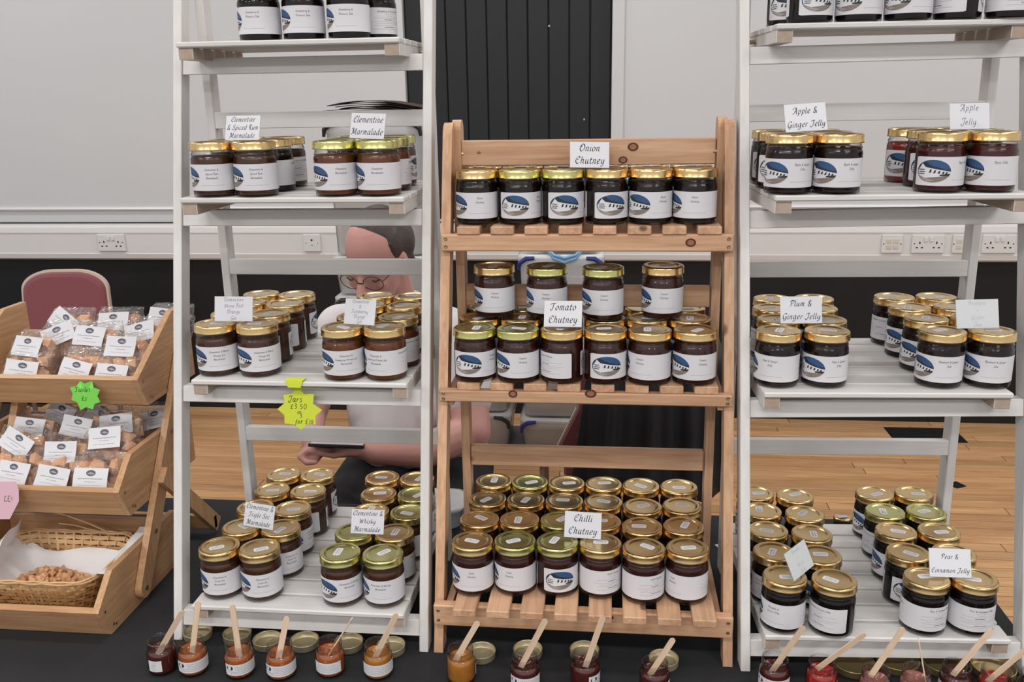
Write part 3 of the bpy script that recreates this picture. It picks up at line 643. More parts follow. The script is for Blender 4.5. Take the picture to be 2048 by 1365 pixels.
pair_group('clementine and triple sec marmalade', ['Clementine &', 'Triple Sec', 'Marmalade'], 'brown', 'white left stand', Z['L4'], [(1, -668.3, 1362.9), (1, -595.3, 1361.1), (2, -658.4, 1436.5), (2, -584.7, 1437.8), (3, -663.5, 1516.3), (3, -590.6, 1517), (4, -660, 1596), (4, -586.4, 1597), (5, -664, 1674), (5, -592, 1676)], {0: -9, 1: 0, 3: 24, 5: 60, 7: 185, 9: 165})
pair_group('clementine and whisky marmalade', ['Clementine & Whisky', 'Marmalade'], 'brown', 'white left stand', Z['L4'], [(1, -450.5, 1356.3), (1, -376.6, 1358.4), (2, -447, 1434), (2, -374.5, 1435.3), (3, -439.5, 1516.5), (3, -366.5, 1518), (4, -443, 1594), (4, -370.5, 1596), (5, -455, 1671), (5, -382.5, 1671.5)], {0: 20, 1: -12, 3: -40}, green=(0, 1, 2, 5, 7))
for i, (x, y, ph, lab) in enumerate(((-583, 1541, -19, 'leftmost of three in front'), (-507, 1540, -2, 'middle of three in front'), (-430, 1537, -7, 'rightmost of three in front'), (-402, 1611, -90, 'standing behind the rightmost'))):
    jar('strawberry', ['Strawberry &', 'Prosecco Jam'], 'dark', 'gold', x / 1000, y / 1000, Z['L1'], ph, 'strawberry and prosecco jam jar, %s, top shelf' % lab, 'strawberry jars')
# pine stand
C1 = [(1, -218.8, 1497), (1, -147.5, 1497), (1, -76.3, 1497), (1, -5.1, 1497), (1, 66.0, 1497), (1, 137.2, 1497), (2, -221, 1573), (2, -149.5, 1573), (2, -78, 1573), (2, -7, 1573), (2, 64, 1573), (2, 135.8, 1573)]
for i, (r, x, y) in enumerate(C1):
    jar('onion', ['Onion', 'Chutney'], 'onion', 'green' if i in (1, 2) else 'gold', x / 1000, y / 1000, Z['C1'], {0: 7, 1: 60, 2: 80, 3: 90, 4: 35, 5: 0}.get(i, rnd_phi()), 'onion chutney jar, %s, %s from left, top pine shelf' % (ORD[r], NTH[i % 6]), 'onion chutney jars')
C2 = [(1, -219.8, 1434), (1, -147.5, 1432), (1, -75.5, 1433), (1, -4.1, 1435), (1, 67.4, 1433), (1, 140.0, 1436), (2, -222, 1509), (2, -150, 1508), (2, -78, 1509), (2, -6, 1510), (2, 65.5, 1511), (2, 137.5, 1513)] + [(3, -224 + 72 * k, 1587) for k in range(6)]
for i, (r, x, y) in enumerate(C2):
    jar('tomato', ['Tomato', 'Chutney'], 'tomato', 'green' if i in (0, 1) else 'gold', x / 1000, y / 1000, Z['C2'], {0: 52, 1: 12, 2: 183, 3: 80, 4: -26, 5: 23}.get(i, rnd_phi()), 'tomato chutney jar, %s, %s from left, middle pine shelf' % (ORD[r], NTH[i % 6]), 'tomato chutney jars')
for i, (x, y) in enumerate(((-196, 1521), (-105, 1516), (-9.5, 1508), (91, 1525))):
    jar('tomato', ['Tomato', 'Chutney'], 'tomato', 'green' if i in (1, 2) else 'gold', x / 1000, y / 1000, Z['C2'] + .0881, (0, -4, 3, 5)[i], 'tomato chutney jar stacked on other lids, %s of the four upper jars' % NTH[i], 'tomato chutney jars')
C3 = [(1, -222.6, 1363.1), (1, -151.3, 1369.5), (1, -80, 1371.5), (1, -8.2, 1371.5), (1, 62.8, 1360), (1, 134, 1364.5), (2, -221.9, 1444.5), (2, -151, 1448), (2, -79.6, 1450), (2, -8.1, 1450), (2, 62.6, 1436.8), (2, 133.6, 1443.5), (3, -218.3, 1527), (3, -147.4, 1529), (3, -76.2, 1529), (3, -5.2, 1529), (3, 65.6, 1515), (3, 136.6, 1523), (4, -216.8, 1608), (4, -146.5, 1608), (4, -75.8, 1607.5), (4, -5, 1608), (4, 65.9, 1606), (4, 137, 1606)]
for i, (r, x, y) in enumerate(C3):
    jar('chilli', ['Chilli', 'Chutney'], 'tomato', 'green' if i in (1, 2, 8, 19) else 'gold', x / 1000, y / 1000, Z['C3'], {0: -5, 1: -18, 2: 83, 3: -90, 4: -90, 5: -40}.get(i, rnd_phi()), 'chilli chutney jar, %s, %s from left, bottom pine shelf' % (ORD[r], NTH[i % 6]), 'chilli chutney jars')
# right white stand
pair_group('apple and ginger jelly', ['Apple & Ginger', 'Jelly'], 'plum', 'white right stand', Z['R2'], [(1, 267.4, 1423), (1, 339.1, 1423), (2, 267, 1500), (2, 340.8, 1500), (3, 269, 1577), (3, 340.7, 1577)], {0: 36, 1: 35, 2: 62, 4: 62})
pair_group('plain apple jelly', ['Apple Jelly'], 'red', 'white right stand', Z['R2'], [(1, 490.8, 1437), (1, 564.2, 1437), (2, 498.8, 1514), (2, 571.2, 1514), (3, 491.5, 1591), (3, 563.3, 1591)], {0: 62, 1: 22, 2: 75, 4: 50}, jams={4: 'rose'})
pair_group('plum and ginger jelly', ['Plum & Ginger', 'Jelly'], 'plum', 'white right stand', Z['R3'], [(1, 268.8, 1425.3), (1, 344.5, 1428.6), (2, 281.6, 1500.4), (2, 357, 1501.1), (3, 286, 1581.3), (3, 362, 1586.7), (4, 299, 1658.4), (4, 373, 1663.6)], {0: -17, 1: 37})
pair_group('rhubarb and ginger jam', ['Rhubarb & Ginger', 'Jam'], 'plum', 'white right stand', Z['R3'], [(1, 521.9, 1436), (1, 597, 1439.2), (2, 523.4, 1519), (2, 599.5, 1525), (3, 522.7, 1602), (3, 598.8, 1606), (4, 519.7, 1682), (4, 594.6, 1685)], {0: 24, 1: 18, 2: 30, 4: 30, 6: -162})
pair_group('bramble and cassis jelly', ['Bramble &', 'Cassis Jelly'], 'dark', 'white right stand', Z['R4'], [(1, 287.3, 1341.6), (1, 363.1, 1336.1), (2, 284, 1422.5), (2, 358.8, 1416.5), (3, 287, 1501), (3, 360.7, 1493.3), (4, 289.5, 1579.5), (4, 364, 1571), (5, 288, 1657.5), (5, 361.6, 1649.9)], {0: -24, 1: -162, 2: -35})
pair_group('pear and cinnamon jelly', ['Pear & Cinnamon', 'Jelly'], 'dark', 'white right stand', Z['R4'], [(1, 510, 1353.6), (1, 584.4, 1358.1), (2, 506.5, 1436), (2, 581.3, 1440), (3, 509.6, 1514.5), (3, 583.7, 1519.2), (4, 513, 1593), (4, 587.1, 1597), (5, 515.5, 1671.5), (5, 589.7, 1676)], {0: -82, 1: -100, 2: 88, 4: 7, 6: -177, 8: 20}, green=(6, 7))
for i, (x, y, ph, lab) in enumerate(((303, 1520, 96, 'first from left'), (376, 1522, 44, 'second from left'), (449, 1522, 42, 'third from left'), (523, 1527, 176, 'fourth from left'), (597, 1520, -90, 'fifth from left'), (286, 1597, 62, 'standing behind the first'))):
    jar('blackcurrant', ['Jam'], 'dark', 'gold', x / 1000, y / 1000, Z['R1'], ph, 'nearly black jam jar cut by the picture top, %s, right stand' % lab, 'top shelf dark jars')

# ---------------------------------------------------------------- flavour signs: card in a folded clear holder, standing on the lids
SIGNS = [
 (-.5923, 1.4423, 1.5900, -.2050, .2892, .0049, .0654, .0407, ['Clementine', '& Spiced Rum', 'Marmalade'], 'nib', 'on the left rum marmalade lids'),
 (-.3860, 1.4415, 1.5900, -.3166, .2377, -.0266, .0660, .0411, ['Clementine', 'Marmalade'], 'nib', 'on green lids under the brown paper bags'),
 (-.6361, 1.4408, 1.2880, .0638, .2726, -.0112, .0676, .0432, ['Clementine', 'Blood Red', 'Orange', 'Gin'], 'pen', 'left of third shelf'),
 (-.4134, 1.4275, 1.2880, -.3876, .3106, .0491, .0648, .0436, ['Clementine', '&', 'Tanqueray', 'Orange', 'Gin'], 'pen', 'on the lids below the bent face'),
 (-.6234, 1.4279, .9075, -.2397, .3394, -.0024, .0647, .0436, ['Clementine &', 'Triple Sec', 'Marmalade'], 'nib', 'on bottom shelf of left stand'),
 (-.4199, 1.4194, .9075, -.0866, .4086, .0331, .0628, .0434, ['Clementine &', 'Whisky', 'Marmalade'], 'nib', 'on bottom shelf of left stand'),
 (-.0329, 1.4889, 1.5380, .1816, .2693, -.0341, .0657, .0427, ['Onion', 'Chutney'], 'nib', 'in front of the pine top rail'),
 (-.0738, 1.4298, 1.2870, -.1826, .3256, .0452, .0651, .0438, ['Tomato', 'Chutney'], 'nib', 'on the middle pine shelf jars'),
 (-.0387, 1.3789, .9350, -.0313, .2250, -.0232, .0631, .0451, ['Chilli', 'Chutney'], 'nib', 'on the bottom pine shelf jars'),
 (.2930, 1.4329, 1.5940, .1246, .3131, .0497, .0649, .0431, ['Apple &', 'Ginger Jelly'], 'nib', 'at left on the right stand'),
 (.5296, 1.4409, 1.5930, .1531, .2423, .0033, .0659, .0444, ['Apple', 'Jelly.'], 'pen', 'at right edge on apple jelly lids'),
 (.3103, 1.4592, 1.2895, .0020, .3279, .0173, .0674, .0447, ['Plum &', 'Ginger Jelly'], 'nib', 'on plum jelly lids'),
 (.5753, 1.4399, 1.2895, .0470, .3153, .0203, .0666, .0462, ['Rhubarb', '+', 'Ginger', 'Jam'], 'faint', 'on rhubarb jam lids'),
 (.3185, 1.3471, .9035, .8498, .4547, .0579, .0652, .0460, ['Bramble', '+', 'Cassis', 'Jelly'], 'faint', 'turned sideways on bramble jelly lids'),
 (.5455, 1.3524, .9030, -.0199, .3913, .0142, .0651, .0456, ['Pear &', 'Cinnamon Jelly'], 'nib', 'on bottom right jars'),
]
FAINT = pm('ink_faint', (0.42, 0.45, 0.50), .6)
PAPERG = pm('sign_card_grey', (.60, .62, .63), .5)
for k, (x, y, z, yaw, lean, roll, w_, h_, lines, style, where) in enumerate(SIGNS):
    lab = ('handwritten ' if style != 'nib' else 'calligraphic ') + ' '.join(l for l in lines if l not in '&+').replace('Tanqueray ', '').replace('& ', '').replace(' &', '').lower().rstrip('.') + ' sign ' + where
    t = thing('flavour_sign', lab, 'sign', (x, y, z + .0006))
    Mx = Matrix.Rotation(yaw, 4, 'Z') @ Matrix.Rotation(-lean, 4, 'X') @ Matrix.Rotation(-roll, 4, 'Y'); t.rotation_euler = Mx.to_euler()
    paperw = w_ - (.006 if lines[0] == 'Apple' else .002)
    hm = MB().box((0, .0009, h_ / 2), (w_, .0016, h_), bev=.0004)
    # fold-back foot lying level on the lids
    fy, fz = math.cos(lean), -math.sin(lean)
    hm.add([(-w_ * .5, .001, .0006), (w_ * .5, .001, .0006), (w_ * .5, .001 + .020 * fy, .0006 - .020 * fz), (-w_ * .5, .001 + .020 * fy, .0006 - .020 * fz)], [(0, 1, 2, 3)])
    hm.build('clear_holder', ACRYL, t)
    MB().box((0, -.0003, h_ / 2 - (.002 if lines[0] == 'Apple' else 0)), (paperw, .0005, h_ - (.006 if lines[0] == 'Apple' else .001)), bev=.0001).build('card', PAPERG if style == 'faint' else CARD, t)
    pr = MB(); n = len(lines); g_ = random.Random(k) if style != 'nib' else None
    size = min(.0155 if n == 2 else .0125 if n == 3 else .0098, .92 * paperw / max(text_width(l) for l in lines))
    if style != 'nib': size *= .84
    for i, l_ in enumerate(lines):
        zz = h_ * (1 - (i + .72) / (n + .12)) - .001
        for q in text_quads(l_, size, 'nib' if style == 'nib' else 'pen', 4, rng=g_): pr.add([(u, -.00062, zz + v_) for u, v_ in q], [(0, 1, 2, 3)])
    pr.build('lettering', INK if style == 'nib' else INKP if style == 'pen' else FAINT, t)
# ---------------------------------------------------------------- open sample jars, taster sticks and their upturned lids
def sample_meshes():
    ro = [(0, .0015), (.019, .0015), (.0222, .001), (.0234, .004), (.0236, .008), (.0236, .034), (.0230, .038), (.0212, .0415), (.0203, .0435), (.0208, .0455), (.0204, .0475), (.0209, .0495), (.0204, .0515), (.0207, .0545), (.0203, .0562), (.0192, .0564), (.0184, .0555), (.0184, .0440), (.0192, .041), (.0212, .037), (.0220, .034)]
    g = MB().lathe(ro, 40).mesh('glass', clear('sample_glass', rough=.02, gloss=1.3, edge=.6), True)
    cons = {}
    for k in ('s_dark', 's_orange', 's_amber', 's_red', 's_pink', 'tomato', 'dark'):
        c = MB(); prof = [(0, .003), (.019, .003), (.0222, .005), (.0226, .009), (.0226, .034), (.0216, .0372), (.0195, .0405)]
        c.lathe(prof, 32)
        # lumpy, spooned-out surface
        nr, na = 6, 32; vs = []; fs = []; pass
        for i in range(nr + 1):
            r_ = .0195 * (1 - i / nr)
            for j in range(na):
                t = 2 * math.pi * j / na; zz = .0405 - .0060 * math.sin(math.pi * i / nr * .55) + (0 if i == 0 else .0040 * noise.noise(Vector((r_ * 220 * math.cos(t), r_ * 220 * math.sin(t), ord(k[-1])))))
                vs.append((r_ * math.cos(t), r_ * math.sin(t), zz))
        for i in range(nr):
            for j in range(na): q = (j + 1) % na; fs.append((i * na + j, i * na + q, (i + 1) * na + q, (i + 1) * na + j))
        c.add(vs, fs); cons[k] = c.mesh('contents', JAM[k], True)
    return g, cons
SG, SCON = sample_meshes()
def arc_label(r, z0, z1, a0, a1, kind):
    mb = MB(); n = 16; vs = []; fs = []
    for i in range(n + 1):
        a = R(a0 + (a1 - a0) * i / n - 90); vs += [(r * math.cos(a), r * math.sin(a), z0), (r * math.cos(a), r * math.sin(a), z1)]
    fs = [(2 * i, 2 * i + 2, 2 * i + 3, 2 * i + 1) for i in range(n)]; mb.add(vs, fs)
    def w_(s, z): a = R(s - 90); return ((r + .0001) * math.cos(a), (r + .0001) * math.sin(a), z)
    pr = MB(); h = z1 - z0; g_ = random.Random(int(a0 + a1 * 3))
    if kind == 'oval':
        cxs = a0 + 22; pts = [w_(cxs + 15 * math.cos(t), z1 - h * .33 + h * .2 * math.sin(t)) for t in [2 * math.pi * q / 18 for q in range(18)]]; pr.add(pts, [tuple(range(18))], 1)
    for i in range(5):
        s = a0 + (46 if kind == 'oval' and i < 3 else 14) + g_.uniform(0, 10); e = a1 - 14 - g_.uniform(0, 16); zz = z1 - h * (.2 + .15 * i)
        while s < e: l_ = g_.uniform(4, 12); pr.quad(w_(s, zz - .0004), w_(min(s + l_, e), zz - .0004), w_(min(s + l_, e), zz + .0004), w_(s, zz + .0004), 0); s += l_ + 2
    return mb.mesh('paper_label', PAPER, True), pr.mesh('label_print', [INKG, PICM[1]])
SAMPLES = [  # x, y, jam, label arc, label words
 (-.7300, 1.242, 's_dark', (-62, -5, ''), 'dark red sample jar at the far left of the row'), (-.6770, 1.243, 's_orange', (-75, 85, 'oval'), 'orange sample jar touching the dark leftmost one'),
 (-.5970, 1.243, 's_orange', (-65, 85, 'oval'), 'bright orange sample jar with oval on label, second orange one'), (-.5270, 1.245, 's_orange', (-80, 90, 'oval'), 'orange sample jar with upright stick under left stand centre'),
 (-.4480, 1.259, 's_orange', (-80, 42, ''), 'orange sample jar with edge-on stick under left stand'), (-.3680, 1.260, 's_amber', (-80, 85, ''), 'golden amber sample jar beside the left stand right foot'),
 (-.2300, 1.259, 's_amber', (72, 130, ''), 'amber chutney sample jar beside pine stand left foot'), (-.1250, 1.246, 's_dark', (-70, 75, 'oval'), 'brown-red sample jar second before pine stand'),
 (-.0300, 1.258, 's_dark', (15, 100, 'oval'), 'dark tomato sample jar third before pine stand'), (.0790, 1.248, 's_dark', (62, 130, ''), 'dark chutney sample jar beside pine stand right foot'),
 (.2670, 1.273, 's_dark', (-80, 80, 'oval'), 'dark berry sample jar before right stand left foot'), (.3380, 1.269, 's_red', (30, 110, ''), 'bright red jelly sample jar before right stand'),
 (.4150, 1.255, 's_pink', (-70, 70, ''), 'pinkish sample jar with stick leaning right'), (.4760, 1.261, 's_pink', (-60, 80, ''), 'pale pink sample jar with thin edge-on stick'),
 (.5410, 1.277, 's_dark', (-80, 80, ''), 'dark red sample jar under pear jelly shelf'), (.5960, 1.271, 's_red', (-70, 80, ''), 'orange-red jelly sample jar near right picture edge'), (.6500, 1.264, 'dark', (-70, 80, ''), 'black sample jar cut off by right picture edge')]
for x, y, k, (a0, a1, kind), lab in SAMPLES:
    t = thing('sample_jar', 'open ' + lab, 'jar', (x, y, T + .0005), (0, 0, math.atan2(-y, -x) + math.pi / 2), 'open tasting jars')
    O('glass', SG, t); O('contents', SCON[k], t)
    lm_, pm__ = arc_label(.02385, .010, .030, a0, a1, kind); p = O('paper_label', lm_, t); O('label_print', pm__, p)
def stick_mesh():
    mb = MB(); hw = .0047; L = .094; n = 8
    poly = [(-hw, 0), (hw, 0), (hw, L - hw)] + [(hw * math.cos(R(180 * i / n)), L - hw + hw * math.sin(R(180 * i / n))) for i in range(1, n)] + [(-hw, L - hw)]
    mb.prism(poly, 1, -.0009, .0009); return mb.mesh('taster_stick', STICK)
STM = stick_mesh()
STICKS = [((-.679, 1.234, .857), (-.722, 1.230), 25, 'dark red jar at far left'), ((-.652, 1.236, .874), (-.669, 1.232), 0, 'orange jar next to leftmost'), ((-.596, 1.237, .870), (-.592, 1.234), 15, 'bright orange jar, leaning left'),
 ((-.507, 1.239, .852), (-.523, 1.235), 5, 'orange jar under left stand centre'), ((-.403, 1.253, .847), (-.440, 1.250), 82, 'orange jar, seen edge-on'), ((-.331, 1.255, .856), (-.364, 1.252), 20, 'golden amber jar'),
 ((-.200, 1.259, .846), (-.232, 1.254), 10, 'amber jar beside pine stand foot'), ((-.091, 1.246, .864), (-.127, 1.241), 5, 'brown-red jar before pine stand'), ((-.002, 1.258, .867), (-.026, 1.253), 10, 'dark tomato jar before pine stand'), ((.107, 1.248, .839), (.078, 1.243), 5, 'dark jar beside pine right foot'),
 ((.307, 1.273, .855), (.269, 1.268), 10, 'dark berry jar at right'), ((.398, 1.269, .849), (.331, 1.264), 10, 'bright red jar, leaning far right'), ((.448, 1.255, .871), (.406, 1.250), 5, 'pinkish jar at right'), ((.473, 1.261, .850), (.487, 1.256), 80, 'pale pink jar, edge-on'),
 ((.584, 1.277, .861), (.538, 1.272), 0, 'dark red jar under pear jelly'), ((.640, 1.271, .840), (.592, 1.266), 5, 'orange-red jar at right edge')]
for tip, (bx, by_), spin, lab in STICKS:
    b = Vector((bx, by_, .788)); tp = Vector(tip); d = (tp - b).normalized(); p0 = tp - d * .094
    if p0.z < T + .010: p0 = tp - d * .088
    q = d.to_track_quat('Z', 'Y'); Mx = Matrix.LocRotScale(p0, None, None)
    # keep the flat of the stick roughly towards the viewer, then spin it about its own length
    zax = d; yax = Vector((0, 1, 0)) - zax * zax.y; yax.normalize(); xax = yax.cross(zax)
    M3 = Matrix((xax, yax, zax)).transposed() @ Matrix.Rotation(R(spin), 3, 'Z')
    t = thing('taster_stick', 'flat wooden taster stick standing in the ' + lab, 'stick', p0, M3.to_euler(), 'taster sticks', me=STM)
UL = MB(); UL.lathe([(0, .0008), (.026, .0008), (.029, .0), (.0325, .0006), (.0338, .003), (.0338, .0115), (.0345, .0128), (.0340, .0138), (.0328, .0132), (.0322, .012), (.0320, .0035), (.030, .0026), (.026, .0022), (0, .0022)], 44)
ULG = UL.mesh('upturned_lid', pm('lid_inside', (.60, .46, .22), .35, metal=.8), True)
US = MB(); US.lathe([(r_ * .72, z_) for r_, z_ in [(0, .0008), (.026, .0008), (.029, .0), (.0325, .0006), (.0338, .003), (.0338, .0115), (.0345, .0128), (.0340, .0138), (.0328, .0132), (.0322, .012), (.0320, .0035), (.030, .0026), (.026, .0022), (0, .0022)]], 40)
USG = US.mesh('upturned_lid', pm('lid_pale_inside', (.60, .52, .34), .35, metal=.6), True)
for x, y, small, lab in ((-.712, 1.336, 1, 'behind the second sample jar from the left'), (-.640, 1.336, 1, 'behind the bright orange sample jar'), (-.580, 1.322, 1, 'left of the upright stick under left stand'), (-.515, 1.325, 1, 'right of the upright stick under left stand'), (-.437, 1.327, 1, 'behind the jar with edge-on stick'), (-.362, 1.322, 1, 'behind the golden amber sample jar'),
                     (-.206, 1.318, 1, 'beside the amber jar before pine stand'), (-.128, 1.330, 1, 'behind the brown-red sample jar'), (-.033, 1.336, 1, 'behind the dark tomato sample jar'), (.098, 1.322, 1, 'behind the rightmost pine stand sample, with chutney smears'),
                     (.405, 1.338, 0, 'first of the three lids behind right samples'), (.478, 1.352, 0, 'middle lid behind the pale pink sample'), (.551, 1.350, 0, 'third lid, behind the right dark sample'), (.625, 1.345, 0, 'behind the orange-red sample at right')):
    thing('upturned_lid', 'gold jar lid lying upside down ' + lab, 'lid', (x, y, T + .0004), (0, 0, 0), 'upturned lids', me=USG if small else ULG)
t = thing('small_jar', 'small gold-lidded jar standing alone behind right stand bottom shelf', 'jar', (.493, 1.795, T + .0005))
O('glass', SG, t, scale=(.85, .85, .75)); O('contents', SCON['dark'], t, scale=(.85, .85, .75))
sl = MB().lathe([(0, .0490), (.012, .0490), (.0135, .0496), (.0168, .0494), (.0176, .0485), (.0178, .0400), (.0174, .0398)][::-1], 36).build('lid', GOLD, t, smooth=True)
O('date_sticker', JS, sl, (0, 0, -.0366), (0, 0, .3), scale=(.8, .8, 1))

# ---------------------------------------------------------------- price stars and the pink card
def star(name, label, pts, loc, rot, mat, lines, fold=None):
    t = thing(name, label, 'price card', loc, rot)
    mb = MB(); n = len(pts); vs = []
    for yy in (-.0002, .0002): vs += [(x, yy, z) for x, z in pts]
    vs += [(0, -.0002, 0), (0, .0002, 0)]; fs = []
    for i in range(n):
        j = (i + 1) % n; fs += [(2 * n, i, j), (2 * n + 1, n + j, n + i), (i, n + i, n + j, j)]
    if fold:                                                          # points above z=fold bend back over the edge
        vs = [(x, y + max(0, z - fold) * .92, fold + (z - fold) * .38 if z > fold else z) for x, y, z in vs]
    mb.add(vs, fs); mb.build('card', mat, t)
    pr = MB(); g_ = random.Random(3)
    for s, size, x, z in lines:
        for q in text_quads(s, size, 'pen', 4, rng=g_): pr.add([(x + u, -.0005, z + v_) for u, v_ in q], [(0, 1, 2, 3)])
    pr.build('handwriting', pm('marker_ink', (.02, .05, .02), .6), t); return t
def star_pts(n, ro, ri, a0, seed):
    g_ = random.Random(seed); return [((ro if i % 2 == 0 else ri) * g_.uniform(.94, 1.06) * math.cos(R(a0) - math.pi * i / n), (ro if i % 2 == 0 else ri) * g_.uniform(.94, 1.06) * math.sin(R(a0) - math.pi * i / n)) for i in range(2 * n)]
GREENC = pm('fluo_green', srgb(126, 216, 84), .6); YELC = pm('fluo_yellow', srgb(214, 226, 66), .6); PINKC = pm('pale_pink_card', srgb(232, 190, 204), .6)
star('price_star', 'bright green star card reading Tablet on the top bamboo tray', star_pts(8, .0325, .0235, 64, 1), (-.974, 1.5178, 1.124), (0, 0, 0), GREENC, [('Tablet', .0125, -.004, .006), ('\u00a32', .0125, -.003, -.012)], fold=.022)
ys = star('price_star', 'yellow-green star card with jar prices hanging on left stand rail', star_pts(8, .038, .0285, 90, 5), (-.521, 1.4085, 1.1435), (0, 0, 0), YELC,
     [('Jars', .0145, -.006, .014), ('\u00a33.50', .0135, -.001, .001), ('or', .0110, 0, -.008), ('3', .0110, .002, -.015), ('for \u00a310', .0125, .007, -.026)])
tab = MB(); tp = [(.000, .034, .006), (-.0205, .046, .010), (-.0205, .0575, .014), (-.0035, .0583, .015)]
tab.add([q for y, z, w_ in tp for q in ((-w_ + .001, y, z), (w_ + .003, y, z))], [(2 * i, 2 * i + 1, 2 * i + 3, 2 * i + 2) for i in range(3)])
tab.build('taped_tab', YELC, ys)
star('price_card', 'pale pink card with zigzag edge on middle tray front, cut off at left', [(-.06, .035), (.017, .037), (.0195, .020), (.016, -.002), (-.008, -.038), (-.06, -.04)], (-1.0720, 1.4000, .9610), (0, 0, 0), PINKC, [('LE!', .014, -.004, -.002)])

# ---------------------------------------------------------------- bags of tablet
FUDGE = pm('tablet_fudge', srgb(214, 160, 118), .65, noise_amt=.22, noise_scale=90, bump=.35, bump_scale=180, sss=.1)
FUDGE2 = pm('tablet_crumb', srgb(222, 172, 128), .7, noise_amt=.18, noise_scale=120, bump=.3, bump_scale=260)
BLAB = pm('bag_label', (.66, .66, .69), .55)
def crumb_mesh(seed, s, mat=None):
    g_ = random.Random(seed); bm = bmesh.new(); bmesh.ops.create_icosphere(bm, subdivisions=1, radius=s)
    for v_ in bm.verts: v_.co = Vector((max(-.62 * s, min(.62 * s, v_.co.x)) * g_.uniform(.85, 1.25), max(-.6 * s, min(.6 * s, v_.co.y)) * g_.uniform(.85, 1.2), max(-.5 * s, min(.5 * s, v_.co.z)) * g_.uniform(.8, 1.2)))
    me = bpy.data.meshes.new('fudge_piece'); bm.to_mesh(me); bm.free(); me.materials.append(mat or FUDGE); return me
CH = [crumb_mesh(i, .021) for i in range(6)]
def film_mesh(seed):
    """clear bag: pillow with pinched crinkled top, about 100 x 50 x 85 mm"""
    nu, nv = 26, 18; vs = []; fs = []; g_ = random.Random(seed)
    for j in range(nv + 1):
        v_ = j / nv; prof = math.sin(math.pi * min(1, .12 + v_ * .80)) ** .55; zz = .092 * v_; wx = .051 * (prof ** .5 if v_ < .75 else .93 - .12 * (v_ - .75)); wy = .026 * prof if v_ < .72 else .026 * max(.10, 1 - (v_ - .72) * 3.6)
        for i in range(nu):
            t = 2 * math.pi * i / nu; cx_, sx_ = math.cos(t), math.sin(t); e = .62
            x = wx * math.copysign(abs(cx_) ** e, cx_); y = wy * math.copysign(abs(sx_) ** e, sx_)
            nn = noise.noise(Vector((x * 45 + seed * 9, y * 60, zz * 45))); x += nn * .003; y += nn * .004 + .002 * noise.noise(Vector((x * 160, zz * 150, seed)))
            vs.append((x, y, zz))
    for j in range(nv):
        for i in range(nu): k = (i + 1) % nu; fs.append((j * nu + i, j * nu + k, (j + 1) * nu + k, (j + 1) * nu + i))
    fs.append(tuple(range(nu))[::-1]); return MB().add(vs, fs).mesh('film', FILM, False)
FM = [film_mesh(i) for i in range(4)]
def bag_label(seed):
    """sticker with gently curling edges, oval logo and print"""
    g_ = random.Random(seed); mb = MB(); pr = MB(); W_, H_ = .0635, .040; n = 8
    f = lambda x, z: -.0012 * math.sin(x * 60 + seed) - .0022 * (2 * x / W_) ** 2 * (-1 if seed % 3 == 0 else 1) * .7 + .0010 * math.sin(z * 120 + seed * 2) - .0003
    vs = [(W_ * (i / n - .5), f(W_ * (i / n - .5), H_ * (j / 6 - .5)), H_ * (j / 6 - .5)) for j in range(7) for i in range(n + 1)]
    fs = [(j * (n + 1) + i, j * (n + 1) + i + 1, (j + 1) * (n + 1) + i + 1, (j + 1) * (n + 1) + i) for j in range(6) for i in range(n)]; mb.add(vs, fs)
    P = lambda x, z: (x, f(x, z) - .0006, z)
    pr.add([P(.0085 * math.cos(t), .0105 + .0055 * math.sin(t)) for t in [2 * math.pi * q / 20 for q in range(20)]], [tuple(range(20))], 1)
    pr.add([(p[0], p[1] - .0002, p[2]) for p in (P(-.007, .0095), P(.001, .0075), P(.006, .0082), P(.0072, .0095), P(0, .0125))], [(0, 1, 2, 3, 4)], 2)
    for zz, hw, th in ((.000, .023, .0011), (-.0055, .010, .0008), (-.0120, .021, .0006)):
        x = -hw
        while x < hw: l_ = g_.uniform(.0025, .007); e = min(x + l_, hw); pr.add([P(x, zz - th / 2), P(e, zz - th / 2), P(e, zz + th / 2), P(x, zz + th / 2)], [(0, 1, 2, 3)], 0); x += l_ + .001
    return mb.mesh('paper_label', BLAB, True), pr.mesh('label_print', [INKG, pm('logo_blue', srgb(72, 78, 98), .5), PICM[5]])
BL = [bag_label(i) for i in range(5)]
